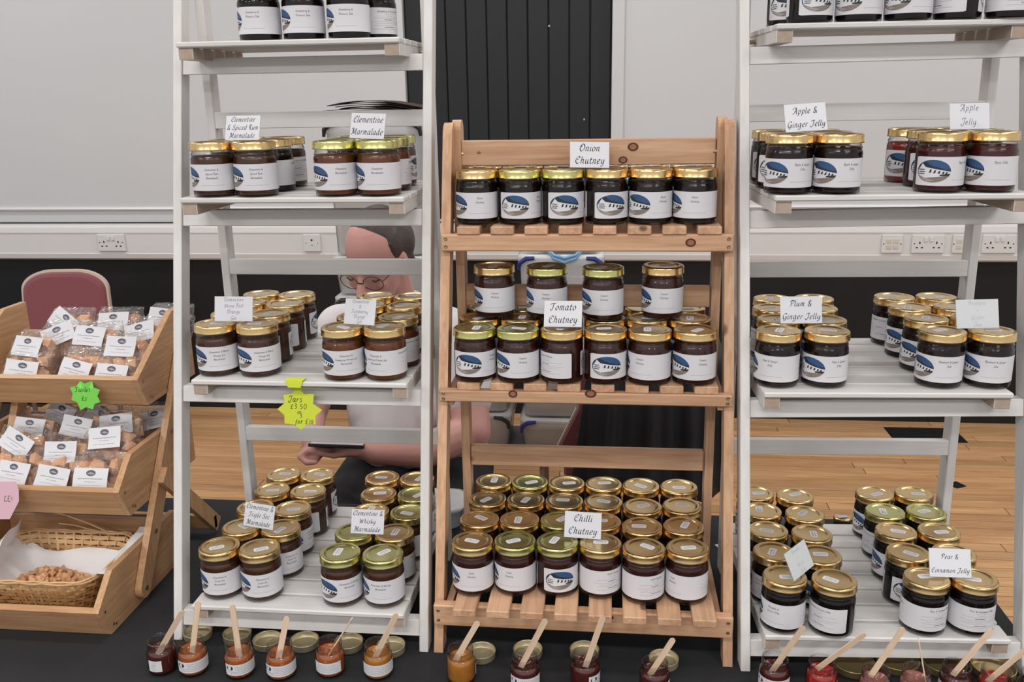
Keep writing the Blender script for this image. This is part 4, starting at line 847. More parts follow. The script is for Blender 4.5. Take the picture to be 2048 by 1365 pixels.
BAGS = [('t', -1.135, 1.60, 1.194, -4, 'front left of top tray, over a folded label'), ('t', -1.094, 1.645, 1.206, 24, 'top tray, half hidden behind the front left bag'), ('t', -1.118, 1.705, 1.217, -35, 'top tray back left, before the pink chair'), ('t', -1.024, 1.635, 1.207, -3, 'centre of top tray, label upright'),
        ('t', -.939, 1.60, 1.196, 0, 'front right of top tray, square label'), ('t', -1.008, 1.70, 1.220, 2, 'top tray back centre, black behind it'), ('t', -.908, 1.712, 1.226, -4, 'back right corner of top tray, touching the white post'), ('t', -1.015, 1.562, 1.158, -12, 'top tray front centre, low behind the green star'), ('t', -.944, 1.560, 1.152, -3, 'top tray front right, sunk behind the front board'), ('t', -1.126, 1.560, 1.156, -8, 'top tray front left, low, label folded'), ('t', -.935, 1.665, 1.208, 15, 'top tray right, behind the square label bag'),
        ('m', -1.116, 1.50, 1.031, -32, 'middle tray left, label tilted steeply'), ('m', -1.132, 1.565, 1.036, -5, 'middle tray left, behind the steeply tilted label'), ('m', -1.108, 1.632, 1.044, -15, 'back left of middle tray, shaded'), ('m', -1.039, 1.575, 1.037, -8, 'middle tray centre, second from back'), ('m', -1.027, 1.632, 1.036, -30, 'back centre of middle tray, under the green star'), ('m', -.944, 1.512, 1.041, 6, 'middle tray right, label tilted up over other bags'),
        ('m', -.953, 1.572, 1.046, 8, 'middle tray right, only label top showing'), ('m', -.907, 1.632, 1.036, 18, 'back right corner of middle tray, shaded'), ('m', -1.024, 1.492, 1.018, 3, 'middle of middle tray, bent label'), ('m', -1.099, 1.452, .992, -8, 'middle tray front left, above the pink card'), ('m', -1.018, 1.448, .986, -10, 'middle tray front centre'), ('m', -.941, 1.444, .987, -2, 'middle tray front right, square label')]
for k, (tr, x, y, z, rot, where) in enumerate(BAGS):
    lean = R(-34); g_ = random.Random(k * 5 + 1)
    lz = .034 if 'low' in where or 'front left, above' in where or where in ('middle tray front centre', 'middle tray front right, square label', 'top tray front right, sunk behind the front board') else .048
    t = thing('tablet_bag', 'clear bag of brown tablet, %s' % where, 'bag', (x, y + .0261 - lz * .559, z - .0176 - lz * .829), (lean, 0, R(g_.uniform(-8, 8))), 'bags of tablet')
    O('film', FM[k % 4], t, (0, 0, 0), (0, 0, 0 if k % 2 else math.pi))
    for i in range(9):
        O('fudge_piece', CH[(k + i) % 6], t, ((i % 3 - 1) * .029 + g_.uniform(-.004, .004), (.007 if i < 6 else -.004) + g_.uniform(-.004, .004) - .003, .017 + (i // 3) * .0215 + g_.uniform(-.003, .003)), (g_.uniform(-.4, .4), g_.uniform(-.5, .5), g_.uniform(0, 3)), scale=(1, .8, .95))
    lb_ = O('paper_label', BL[k % 5][0], t, (0, -.0315, lz), (R(4), -R(rot), 0)); O('label_print', BL[k % 5][1], lb_)

# ---------------------------------------------------------------- woven basket of crumbs with a paper napkin in the bottom tray
WICK = pm('wicker', srgb(190, 146, 96), .5, noise_amt=.25, noise_scale=60); WICK2 = pm('wicker_light', srgb(214, 174, 126), .5, noise_amt=.2, noise_scale=60)
BX, BY = -1.035, 1.432
def rrect(hx, hy, r, n):
    """n points round a rounded rectangle"""
    P = []; segs = [(hx - r, -hy, 0), (hx, hy - r, 1), (-hx + r, hy, 2), (-hx, -hy + r, 3)]; per = []
    pts = []
    for q, (sx, sy) in enumerate(((1, -1), (1, 1), (-1, 1), (-1, -1))):
        for a in range(0, 91, 9): an = R(-90 + q * 90 + a); pts.append((sx * (hx - r) + r * math.cos(an), sy * (hy - r) + r * math.sin(an)))
    pts.append(pts[0]); L = [0]
    for a, b in zip(pts, pts[1:]): L.append(L[-1] + math.hypot(b[0] - a[0], b[1] - a[1]))
    for i in range(n):
        s = L[-1] * i / n; k = max(j for j in range(len(L)) if L[j] <= s + 1e-9); k = min(k, len(pts) - 2); f = (s - L[k]) / (L[k + 1] - L[k] or 1)
        P.append((pts[k][0] + (pts[k + 1][0] - pts[k][0]) * f, pts[k][1] + (pts[k + 1][1] - pts[k][1]) * f))
    return P
bk = thing('wicker_basket', 'woven cane basket of tablet crumbs in the bottom bamboo tray', 'basket', (BX, BY, T + .009))
NS = 44
def bpath(h, off, n=NS * 2):
    f = h / .085; hx, hy = .100 + .030 * f + off, .060 + .034 * f + off
    return rrect(hx, hy, .045, n)
for rw in range(8):
    h = .008 + rw * .0092; mb = MB(); vs = []; fs = []; n = NS * 2
    for i in range(n):
        a = (.0016 if ((i // 2 + rw) % 2) else -.0016) * (0 if i % 2 else 1); px, py = bpath(h, a)[i]; q = bpath(h + .0072, a)[i]
        vs += [(px, py, h), (q[0], q[1], h + .0078)]
    o_ = [];
    for i in range(n): j = (i + 1) % n; fs += [(2 * i, 2 * j, 2 * j + 1, 2 * i + 1)]
    mb.add(vs, fs); mb.build('weaver', WICK if rw < 6 else WICK2, bk)
for i in range(NS):
    p = bpath(0, .0)[2 * i]; q = bpath(.0845, .0)[2 * i]
    mb = MB(); d = Vector((q[0] - p[0], q[1] - p[1], .0845)); tang = Vector((-(p[1]), p[0], 0)).normalized() * .0022
    mb.add([Vector((*p, 0)) - tang, Vector((*p, 0)) + tang, Vector((*q, .0845)) + tang, Vector((*q, .0845)) - tang], [(0, 1, 2, 3)]); mb.build('stake', WICK2, bk)
for k, (h, off, r_) in enumerate(((.0825, .003, .0022), (.0850, .0, .0020), (.0868, .002, .0018))):
    P = bpath(h, off, 60); P = [(x, y, h + .0012 * math.sin(i * 1.9 + k)) for i, (x, y) in enumerate(P)]; MB().tube(P + [P[0]], r_, 6, cap=False).build('rim_cane', WICK2, bk)
fl = MB(); P = bpath(0, .001, 40); fl.add([(x, y, .002) for x, y in P] , [tuple(range(40))]); fl.build('woven_base', WICK, bk)
MB().tube([(-.075, .118, .118), (-.03, .112, .110), (.02, .104, .098), (.06, .095, .087)], .0016, 6).build('loose_cane', WICK2, bk)
MB().tube([(-.045, .102, .098), (-.01, .101, .096), (.02, .098, .090), (.05, .094, .087)], .0013, 6).build('loose_cane', WICK2, bk)
NAPM = pm('napkin_paper', (.80, .78, .78), .8, bump=.15, bump_scale=300)
nm = MB(); nu, nv = 44, 36; vs = []
for j in range(nv + 1):
    for i in range(nu + 1):
        u = -1.45 + 2.90 * i / nu; v_ = -.80 + 1.75 * j / nv
        r_ = max(abs(u), abs(v_) * .98); f = min(1, max(0, (r_ - .62) / .38)); z = .012 + .068 * f ** 1.2
        x = max(-1.0, min(1.0, u)) * (.092 + .030 * f); y = max(-1, min(1, v_)) * (.054 + .034 * f)
        if u < -1: ex = -1 - u; x = -.120 + .075 * ex - .03 * ex * v_; z = .080 + ex * (.075 + .055 * max(0, v_)) + .008 * math.sin(v_ * 6 + 1)
        if u > 1: ex = u - 1; x = .1235 + .040 * math.sin(min(1, ex * 3.2) * 1.5); z = .0905 - .075 * max(0, ex - .12) + .004 * math.sin(v_ * 5) + (.030 * max(0, v_ - .25) if v_ > .25 else 0)
        if v_ > .62 and -.9 < u < .8: y = min(y, .072); z = min(z, .060 + .006 * math.sin(u * 4))
        z += .0025 * noise.noise(Vector((u * 3, v_ * 3, 1))) + (.012 * math.exp(-((u + .72) / .12) ** 2) if v_ > .1 else 0)
        if v_ < -.62 and u < .55: z = min(z, .055)
        vs.append((x, y, z))
fs = [(j * (nu + 1) + i, j * (nu + 1) + i + 1, (j + 1) * (nu + 1) + i + 1, (j + 1) * (nu + 1) + i) for j in range(nv) for i in range(nu)]
nm.add(vs, fs); thing('paper_napkin', 'white paper napkin lining the wicker basket, corners folded out', 'napkin', (BX, BY, T + .009), me=nm.mesh('paper_napkin', NAPM, True))
CR = [crumb_mesh(40 + i, s, FUDGE2) for i, s in enumerate((.0055, .0065, .0075, .0088, .0048))]
g_ = random.Random(8)
for i in range(280):
    a = g_.uniform(0, 6.28); q = g_.random() ** .6; x = q * .080 * math.cos(a) - .005; y = q * .050 * math.sin(a) - .002
    hgt = .030 * (1 - q) + .013 * max(0, math.sin(2.2 + x * 14))
    z = .018 + (hgt * g_.uniform(.5, 1) if i > 90 else hgt * .4)
    thing('tablet_crumb', 'small broken crumb of pale tablet in the napkin-lined basket', 'fudge', (BX + x, BY + y, T + .009 + z), (g_.uniform(0, 6), g_.uniform(0, 6), g_.uniform(0, 6)), 'broken tablet in the basket', me=CR[i % 5])
# ---------------------------------------------------------------- chairs
CHP = pm('chair_fabric', srgb(132, 72, 78), .85, noise_amt=.12, noise_scale=300, bump=.2, bump_scale=900, sheen=.3)
CHS = pm('chair_shell', srgb(206, 188, 172), .45); STEEL = pm('chair_steel', (.30, .30, .31), .35, metal=.8)
def outline(w0, w1, h, n=9):
    """half-outline of a chair back: tapering sides and a round-cornered arched top"""
    P = [(-w1, 0), (-w0 * 1.02, h * .45)]; r = w0 * .72
    for a in range(0, 91, 90 // n): P.append((-w0 + r - r * math.cos(R(a)), h - r * .62 + r * .62 * math.sin(R(a)) - 0.0))
    return P + [(-x, z) for x, z in P[::-1]]
def chair(label, loc, rz, top=.87, w0=.19, w1=.225, h=.40):
    t = thing('padded_chair', label, 'chair', loc, (0, 0, rz)); z0 = top - h
    ol = outline(w0, w1, h); tilt = lambda v: (v[0], v[1] + .10 * (v[2] - z0), v[2])
    sh = MB().prism([(x, z + z0) for x, z in ol], 1, .190, .212); sh.v = [tilt(v) for v in sh.v]; sh.build('back_shell', CHS, t)
    cx_ = 0; inn = [(x * .955, z0 + .012 + z * .945) for x, z in ol]
    pd = MB(); n = len(inn); vs = [(x, .190, z) for x, z in inn] + [(x * .97, .176, z0 + h / 2 + (z - z0 - h / 2) * .97) for x, z in inn] + [(x * .9, .170, z0 + h / 2 + (z - z0 - h / 2) * .9) for x, z in inn]
    fs = []
    for k in range(2):
        for i in range(n): j = (i + 1) % n; fs.append((k * n + i, (k + 1) * n + i, (k + 1) * n + j, k * n + j))
    fs.append(tuple(range(2 * n, 3 * n))); pd.add(vs, fs); pd.v = [tilt(v) for v in pd.v]; pd.build('back_pad', CHP, t)
    pb = MB(); vs = [(x, .2121, z) for x, z in inn] + [(x * .96, .219, z0 + h / 2 + (z - z0 - h / 2) * .96) for x, z in inn]; fs = [(i, (i + 1) % n, n + (i + 1) % n, n + i) for i in range(n)] + [tuple(range(n, 2 * n))[::-1]]
    pb.add(vs, fs); pb.v = [tilt(v) for v in pb.v]; pb.build('rear_pad', CHP, t)
    MB().box((0, -.01, .425), (.44, .42, .022), bev=.01).build('seat_shell', CHS, t); MB().box((0, -.01, .455), (.43, .41, .04), bev=.018).build('seat_pad', CHP, t)
    for sx in (-1, 1):
        MB().tube([(sx * .20, -.17, .412), (sx * .215, -.20, .0)], .011, 10).build('leg', STEEL, t)
        MB().tube([(sx * .20, .15, .412), (sx * .215, .21, .0)], .011, 10).build('leg', STEEL, t)
        MB().tube([(sx * .17, .17, .43), (sx * .17, .205, .50), (sx * .165, .216 + .002, .60)], .010, 10).build('back_bracket', STEEL, t)
    return t
chair('dusky pink padded chair with pale shell edge against the black dado', (-2.53, 3.72, 0), R(6), top=.892, w0=.205, w1=.25)
chair('dusky pink padded chair with a black coat hung over its back', (.075, 2.955, 0), R(180), top=.88, w0=.17, w1=.245, h=.35)
chair('pink padded chair under the seated person in the white shirt', (-.62, 2.58, 0), R(0) , top=.80, w0=.17, w1=.215)

# ---------------------------------------------------------------- black coat over the chair back
cm_ = MB(); nu, nv = 48, 40; vs = []
for j in range(nv + 1):
    for i in range(nu + 1):
        u = i / nu; v_ = j / nv; x = -.075 + .40 * u + .02 * math.sin(v_ * 3); L = v_ * 1.0
        fold = .014 * math.sin(u * 21 + 1.2 * v_) * min(1, .3 + 1.6 * abs(v_ - .42)) + .008 * math.sin(u * 47 + 3 * v_)
        if L < .50:                                                   # hanging on the side of the viewer
            s = .50 - L; z = .905 - max(0, s - .03) * 1.0 - .012 * math.exp(-s * 30); y = 2.715 - .012 - .030 * min(1, s * 12) + fold * min(1, s * 6) - .05 * s
            z -= .025 * math.sin(u * 9 + 1) * min(1, s * 2)
        else:
            s = L - .50; z = .905 - max(0, s - .03) * .9; y = 2.815 + .035 * min(1, s * 12) + fold * min(1, s * 6)
        if abs(L - .5) < .03: y = 2.703 + (L - .47) / .06 * .112
        x += (x - .12) * .22 * min(.5, abs(L - .5)) * 2
        vs.append((x, y, z))
fs = [(j * (nu + 1) + i, (j + 1) * (nu + 1) + i, (j + 1) * (nu + 1) + i + 1, j * (nu + 1) + i + 1) for j in range(nv) for i in range(nu)]
cm_.add(vs, fs); me = cm_.mesh('coat', pm('black_coat', (.012, .012, .014), .6, bump=.25, bump_scale=120), True)
ct = thing('black_coat', 'black coat draped in folds over the pink chair behind pine stand', 'coat', me=me); md = ct.modifiers.new('thick', 'SOLIDIFY'); md.thickness = .006; md.offset = 0

# ---------------------------------------------------------------- clear storage tubs, stacked
BLUE = pm('blue_clip', srgb(34, 48, 120), .4); BLK = pm('black_clip', (.02, .02, .02), .4)
STUFFM = [pm('tub_stuff_' + str(i), c, .7) for i, c in enumerate((srgb(205, 182, 170), srgb(170, 160, 156), srgb(215, 210, 208)))]
def tub(label, x, y, z, w_, d_, h, clip, lid=True, group='clear storage tubs'):
    t = thing('storage_tub', label, 'storage tub', (x, y, z), (0, 0, 0), group)
    b = MB(); n = 40; rings = []
    for (f, zz, off) in ((.0, .002, -.016), (1, .006, -.010), (1, h - .05, 0), (1, h - .045, .007), (1, h - .024, .008)):
        P = rrect(w_ / 2 + off - .008, d_ / 2 + off - .008, .03, n); rings.append([(p[0], p[1], zz) for p in P])
    vs = [p for r_ in rings for p in r_]; fs = []
    for k in range(len(rings) - 1):
        for i in range(n): j = (i + 1) % n; fs.append((k * n + i, k * n + j, (k + 1) * n + j, (k + 1) * n + i))
    fs.append(tuple(range(n))[::-1]); b.add(vs, fs).build('tub_body', TUBM, t, smooth=True)
    l_ = MB(); rings = []
    for off, zz in ((.004, h - .026), (.006, h - .024), (.006, h - .010), (-.004, h - .004), (-.012, h - .003), (-.02, h - .008)):
        P = rrect(w_ / 2 + off - .006, d_ / 2 + off - .006, .03, n); rings.append([(p[0], p[1], zz) for p in P])
    vs = [p for r_ in rings for p in r_]; fs = []
    for k in range(len(rings) - 1):
        for i in range(n): j = (i + 1) % n; fs.append((k * n + i, k * n + j, (k + 1) * n + j, (k + 1) * n + i))
    fs.append(tuple(range((len(rings) - 1) * n, len(rings) * n))); l_.add(vs, fs).build('tub_lid', TUBM, t, smooth=True)
    if clip is not None:
        for sx in (-1, 1):
            c = MB(); yy = -d_ / 2 - .004
            c.tube([(sx * (w_ / 2 - .035) - .03 * sx, yy, h - .015), (sx * (w_ / 2 - .035), yy - .006, h - .016), (sx * (w_ / 2 - .012), yy - .002, h - .032), (sx * (w_ / 2 - .008), yy, h - .058)], [.007, .009, .009, .006], 8); c.build('clip_handle', clip, t)
    g_ = random.Random(int(abs(x * 1000 + z * 77)))
    for k in range(2):
        cw = w_ * .40; ch = h * g_.uniform(.4, .62)
        MB().box(((k - .5) * w_ * .46, .01, .008 + ch / 2), (cw, d_ * .7, ch), bev=.02).build('contents', g_.choice(STUFFM), t)
BZ = .31
bn = thing('low_bench', 'low grey bench carrying the clear tubs behind the table', 'bench', (-.56, 3.40, 0))
MB().box((0, 0, BZ - .016), (1.06, .33, .030), bev=.004).build('bench_top', pm('bench_grey', (.20, .19, .18), .6), bn)
for sx in (-1, 1):
    for sy in (-1, 1): MB().box((sx * .31, sy * .13, (BZ - .031) / 2), (.018, .018, BZ - .031)).build('leg', pm('leg_taupe', srgb(150, 128, 112), .6), bn)
zb = BZ
for h, lab in ((.31, 'bottom'), (.312, 'second'), (.152, 'third, beside the glasses'), (.492, 'topmost, under the paper bags')):
    tub('clear storage tub in tall stack behind the person, %s' % lab, -.850, 3.40, zb, .372, .29, h, BLK); zb += h
TOPA = zb
zb = BZ
for h, lab in ((.146, 'bottom'), (.324, 'middle'), (.312, 'topmost, light blue bag on it')):
    tub('clear tub with blue clips behind pine stand, right stack, %s' % lab, -.176, 3.40, zb, .320, .29, h, BLUE); zb += h
TOPB = zb
zb = BZ
for h, lab in ((.160, 'bottom'), (.25, 'top')):
    tub('clear tub beside the bare elbow, short stack, %s' % lab, -.505, 3.40, zb, .275, .28, h, BLK); zb += h
pbm = [pm('brown_paper', srgb(58, 40, 36), .8), pm('dark_paper', srgb(34, 26, 26), .8)]
g_ = random.Random(5)
for k in range(9):
    nx_, ny_ = 12, 4; vs = []; l0 = -.165 + g_.uniform(-.03, .05); l1 = .175 + g_.uniform(-.03, .03); tip = g_.uniform(-.5, .5)
    for tz in (0, .0022):
        for q in range(ny_ + 1):
            for i in range(nx_ + 1):
                f = i / nx_; v_ = q / ny_; x = l0 + (l1 - l0) * f; wy = .11 * (1 - .75 * max(0, .22 - f) / .22)
                y = (v_ - .5) * 2 * wy + tip * .04 * max(0, .25 - f)
                z_ = tz + .012 * math.cos((x + .03) * 8.5) + (.010 * math.sin(k * 2.1) * max(0, .3 - f) if f < .3 else 0) - .05 * max(0, x - .08) + (k - 4) * .0012 * math.cos(x * 9)
                vs.append((x, y, z_))
    n1 = (nx_ + 1) * (ny_ + 1); fs = []
    for q in range(ny_):
        for i in range(nx_): a_ = q * (nx_ + 1) + i; fs += [(a_, a_ + nx_ + 1, a_ + nx_ + 2, a_ + 1), (n1 + a_, n1 + a_ + 1, n1 + a_ + nx_ + 2, n1 + a_ + nx_ + 1)]
    edge = [i for i in range(nx_ + 1)] + [q * (nx_ + 1) + nx_ for q in range(1, ny_ + 1)] + [ny_ * (nx_ + 1) + i for i in range(nx_ - 1, -1, -1)] + [q * (nx_ + 1) for q in range(ny_ - 1, 0, -1)]
    for i in range(len(edge)): e0, e1 = edge[i], edge[(i + 1) % len(edge)]; fs.append((e0, e1, n1 + e1, n1 + e0))
    thing('paper_bag', 'flat dark brown paper bag, %s of the pile on the tall tub stack' % ('bottom', 'second from bottom', 'third from bottom', 'fourth from bottom', 'middle one', 'fourth from top', 'third from top', 'second from top', 'topmost')[k], 'paper bag', (-.850, 3.34, TOPA + .004 + k * .0054), (0, 0, g_.uniform(-.10, .10)), 'pile of brown paper bags', me=MB().add(vs, fs).mesh('paper_bag', pbm[k % 2]))
# pale blue carrier bag slumped over the tub lid
bb = MB(); vs = []; nu, nv = 30, 14
for j in range(nv + 1):
    for i in range(nu):
        t = 2 * math.pi * i / nu; v_ = j / nv; r_ = math.sin(math.pi * (.08 + v_ * .84)) ** .6; q = noise.noise(Vector((math.cos(t) * 1.6, math.sin(t) * 1.6, v_ * 3)))
        vs.append((.105 * r_ * math.cos(t) * (1 + .3 * q), .08 * r_ * math.sin(t) * (1 + .3 * q), .055 * v_ + .012 * q * v_))
fs = [(j * nu + i, j * nu + (i + 1) % nu, (j + 1) * nu + (i + 1) % nu, (j + 1) * nu + i) for j in range(nv) for i in range(nu)] + [tuple(range(nu))[::-1], tuple(range(nv * nu, nv * nu + nu))]
bt = thing('carrier_bag', 'crumpled light blue plastic bag on top of the right tub stack', 'bag', (-.160, 3.36, TOPB + .004), me=bb.add(vs, fs).mesh('carrier_bag', pm('blue_bag', srgb(120, 172, 210), .3, spec=.6, noise_amt=.3, noise_scale=30), True))
for s in (-1, 1): MB().tube([(-.07, -.086 - .004 * s, .02), (-.04, -.115, -.012 - .006 * s), (.0, -.122, -.024 - .008 * s), (.04, -.115, -.012 - .006 * s), (.07, -.086, .02)], .006, 6).build('handle_loop', MATS['blue_bag'], bt, smooth=True)

# clear food tub, white cable loop and card left on the back of the table
ft = thing('food_tub', 'clear rounded plastic tub on the table behind pine stand left leg', 'tub', (-.385, 1.812, T + .0005))
fb = MB(); n = 40; rings = []
for off, zz in ((-.012, .0), (-.006, .004), (0, .045), (.004, .046), (.004, .052), (-.006, .054), (-.012, .050)):
    rings.append([(p[0], p[1], zz) for p in rrect(.075 + off, .055 + off, .035, n)])
vs = [p for r_ in rings for p in r_]; fs = [(k * n + i, k * n + (i + 1) % n, (k + 1) * n + (i + 1) % n, (k + 1) * n + i) for k in range(len(rings) - 1) for i in range(n)] + [tuple(range(n))[::-1], tuple(range((len(rings) - 1) * n, len(rings) * n))]
fb.add(vs, fs).build('tub_shell', TUBM, ft, smooth=True)
CAB = pm('cable_white', (.55, .56, .57), .4)
cb = MB(); cb.tube([(.028 * math.sin(a), .010 * math.cos(a * 2), .034 + .034 * math.cos(a)) for a in [2 * math.pi * q / 24 for q in range(25)]], .0026, 8)
cb.tube([(.012 + .020 * math.sin(a), .014, .030 + .030 * math.cos(a)) for a in [2 * math.pi * q / 24 for q in range(25)]], .0026, 8)
thing('cable_loop', 'pale looped cable standing behind pine stand right leg', 'cable', (.190, 1.79, T + .0030), me=cb.mesh('cable_loop', CAB, True))
thing('white_card', 'white card lying behind the pine stand right foot', 'card', (.262, 1.75, T + .0006), (0, 0, .45), me=MB().box((0, 0, .0008), (.07, .018, .0012), bev=.0003).mesh('white_card', CARD))
thing('white_card', 'white card at the very front of the table below the sample jars', 'card', (-.476, 1.150, T + .0006), (0, 0, .05), me=MB().box((0, 0, .0005), (.038, .05, .0008), bev=.0002).mesh('white_card', CARD))

# ---------------------------------------------------------------- the seated person looking down at a phone
def blob_mesh(name, parts, voxel, mats, smooth_it=6, sub=None):
    """weld tapered capsules and ellipsoids into one continuous skin by voxel remeshing"""
    bm = bmesh.new()
    for p in parts:
        if p[0] == 'e':
            _, c, r_, M3 = p; q = bmesh.ops.create_uvsphere(bm, u_segments=20, v_segments=14, radius=1)['verts']
            for v_ in q:
                w_ = Vector((v_.co.x * r_[0], v_.co.y * r_[1], v_.co.z * r_[2])); v_.co = (M3 @ w_ if M3 else w_) + Vector(c)
        else:
            _, a, b, ra, rb = p; a = Vector(a); b = Vector(b); d = b - a; L = d.length; d.normalize(); u = d.orthogonal().normalized(); w_ = d.cross(u); vs = []; n = 14; m_ = 10
            prof = []
            for k in range(m_ + 1): t = math.pi / 2 * (1 - k / m_); prof.append((ra * math.cos(t), -ra * math.sin(t)))
            for k in range(m_ + 1): t = math.pi / 2 * k / m_; prof.append((rb * math.cos(t), L + rb * math.sin(t)))
            rows = [[bm.verts.new(a + d * s + (u * math.cos(2 * math.pi * i / n) + w_ * math.sin(2 * math.pi * i / n)) * max(r_, 1e-5)) for i in range(n)] for r_, s in prof]
            for k in range(len(rows) - 1):
                for i in range(n): j = (i + 1) % n; bm.faces.new((rows[k][i], rows[k][j], rows[k + 1][j], rows[k + 1][i]))
            bm.faces.new(rows[0][::-1]); bm.faces.new(rows[-1])
    me = bpy.data.meshes.new(name + '_raw'); bmesh.ops.recalc_face_normals(bm, faces=bm.faces); bm.to_mesh(me); bm.free()
    o = bpy.data.objects.new(name + '_raw', me); C.objects.link(o)
    rm = o.modifiers.new('r', 'REMESH'); rm.mode = 'VOXEL'; rm.voxel_size = voxel; rm.use_smooth_shade = True
    sm_ = o.modifiers.new('s', 'SMOOTH'); sm_.factor = .5; sm_.iterations = smooth_it
    dg = bpy.context.evaluated_depsgraph_get(); out = bpy.data.meshes.new_from_object(o.evaluated_get(dg)); out.name = name
    bpy.data.objects.remove(o); bpy.data.meshes.remove(me)
    out.materials.clear()
    for mt in mats: out.materials.append(mt)
    out.polygons.foreach_set('use_smooth', [True] * len(out.polygons)); return out
SKIN = pm('skin', srgb(204, 150, 140), .5, noise_amt=.08, noise_scale=14, sss=.06)
HAIR = pm('hair_dark', srgb(72, 60, 56), .45, noise_amt=.5, noise_scale=60, bump=.5, bump_scale=160)
SHIRT = pm('tshirt_white', (.70, .67, .685), .8, bump=.15, bump_scale=60); TROU = pm('trousers_black', (.010, .010, .012), .8)
HC = Vector((-.618, 2.345, 1.241)); tocam = Vector((.22, -.975, 0)).normalized(); rt = Vector((tocam.y * -1, tocam.x, 0)) * -1
az = R(27); left_img = Vector((-.994, -.105, 0)); fh = (tocam * math.cos(az) + left_img * math.sin(az)).normalized(); dn = R(26)
fwd = (fh * math.cos(dn) + Vector((0, 0, -1)) * math.sin(dn)).normalized(); upv = (fh * math.sin(dn) + Vector((0, 0, 1)) * math.cos(dn)).normalized(); rgt = fwd.cross(upv)
HM = Matrix((rgt, fwd, upv)).transposed()          # local head axes: x to the person's right, y forward, z up
H = lambda x, y, z: HC + HM @ Vector((x, y, z))
def he(x, y, z, a, b, c): return ('e', H(x, y, z), (a, b, c), HM)
shR, shL = Vector((-.765, 2.455, 1.015)), Vector((-.405, 2.44, 1.00)); elR, wrR = Vector((-.825, 2.33, .800)), Vector((-.775, 2.165, .778)); elL, mdL, wrL = Vector((-.366, 2.285, .772)), Vector((-.485, 2.205, .742)), Vector((-.600, 2.140, .762))
hipR, hipL, knR, knL = Vector((-.69, 2.54, .565)), Vector((-.51, 2.54, .565)), Vector((-.70, 2.06, .590)), Vector((-.43, 2.05, .590))
body = [he(0, -.012, .030, .077, .097, .088), he(0, .030, -.020, .071, .070, .088), he(0, .050, -.085, .046, .046, .036), he(0, .052, -.045, .058, .046, .05),
        ('c', H(0, .090, .004), H(0, .120, -.040), .0095, .0150), he(-.014, .107, -.043, .010, .011, .009), he(.014, .107, -.043, .010, .011, .009), he(0, .080, .022, .052, .020, .012), he(0, .088, -.070, .024, .012, .006), he(0, .086, -.079, .020, .012, .006), he(-.036, .072, -.030, .022, .02, .02), he(.036, .072, -.030, .022, .02, .02),
        he(-.076, -.005, -.012, .009, .020, .031), he(.076, -.005, -.012, .009, .020, .031), he(-.077, -.002, -.040, .007, .010, .012),
        ('c', H(0, -.030, -.070), (-.592, 2.455, 1.055), .054, .060),
        ('c', shR, (-.60, 2.49, .98), .060, .11), ('c', shL, (-.56, 2.49, .98), .060, .11), ('c', (-.585, 2.49, .96), (-.60, 2.52, .62), .135, .145), ('c', shR, elR, .050, .042), ('c', elR, wrR, .041, .027), ('c', shL, elL, .054, .054), ('c', elL, mdL, .052, .046), ('c', mdL, wrL, .046, .030),
        ('c', hipR, knR, .085, .062), ('c', hipL, knL, .085, .062), ('c', knR, knR + Vector((0, .06, -.50)), .056, .038), ('c', knL, knL + Vector((0, .06, -.50)), .056, .038), ('c', knR + Vector((0, .06, -.53)), knR + Vector((0, -.11, -.55)), .036, .030), ('c', knL + Vector((0, .06, -.53)), knL + Vector((0, -.11, -.55)), .036, .030)]
# hands: palms cradle the phone from both sides, four fingers under it, thumbs over it
PH = Vector((-.690, 2.125, .792))
pL = Vector((-.640, 2.130, .775)); pR = Vector((-.752, 2.140, .776))
body += [('c', wrL, pL, .026, .024), ('e', pL + Vector((-.012, .0, -.002)), (.042, .030, .016), None), ('c', wrR, pR, .025, .023), ('e', pR + Vector((.010, -.004, -.004)), (.034, .034, .016), None)]
for i, (dy, ln) in enumerate(((-.024, .060), (-.008, .068), (.008, .064), (.022, .050))):
    b = pL + Vector((-.030, dy, -.004)); k_ = b + Vector((-.028, 0, -.006)); body += [('c', b, k_, .0088, .0082), ('c', k_, k_ + Vector((-(ln - .030), .002, .004)), .0082, .007)]
    b = pR + Vector((-.016, dy * .9 - .004, -.002)); k_ = b + Vector((-.020, -.010, -.012)); e_ = k_ + Vector((.022, -.012, -.012)); body += [('c', b, k_, .009, .0085), ('c', k_, e_, .0085, .008), ('c', e_, e_ + Vector((.024, 0, .002)), .008, .007)]
body += [('c', pL + Vector((.010, .018, .010)), pL + Vector((-.012, .022, .026)), .012, .010), ('c', pL + Vector((-.012, .022, .026)), pL + Vector((-.044, .012, .030)), .010, .0078),
         ('c', pR + Vector((0, .016, .010)), pR + Vector((.012, .022, .030)), .012, .010), ('c', pR + Vector((.012, .022, .030)), pR + Vector((.050, .004, .031)), .010, .0078)]
pr = thing('person', 'seated person in white t-shirt and glasses looking down at a phone', 'person')
bo = O('body', blob_mesh('body', body, .0048, [SKIN], 5), pr)
shirt = [('c', shR, (-.60, 2.49, .99), .070, .118), ('c', shL, (-.56, 2.49, .99), .070, .118), ('c', (-.585, 2.485, .97), (-.60, 2.515, .66), .150, .168), ('c', (-.60, 2.42, .80), (-.60, 2.40, .735), .120, .135), ('c', (-.50, 2.40, .79), (-.66, 2.39, .79), .075, .08), ('c', shR, shR + (elR - shR) * .70, .062, .060), ('c', shL, shL + (elL - shL) * .64, .068, .068), ('c', (-.48, 2.44, .70), (-.40, 2.43, .66), .08, .06)]
so = O('tshirt', blob_mesh('tshirt', shirt, .008, [SHIRT], 4), pr)
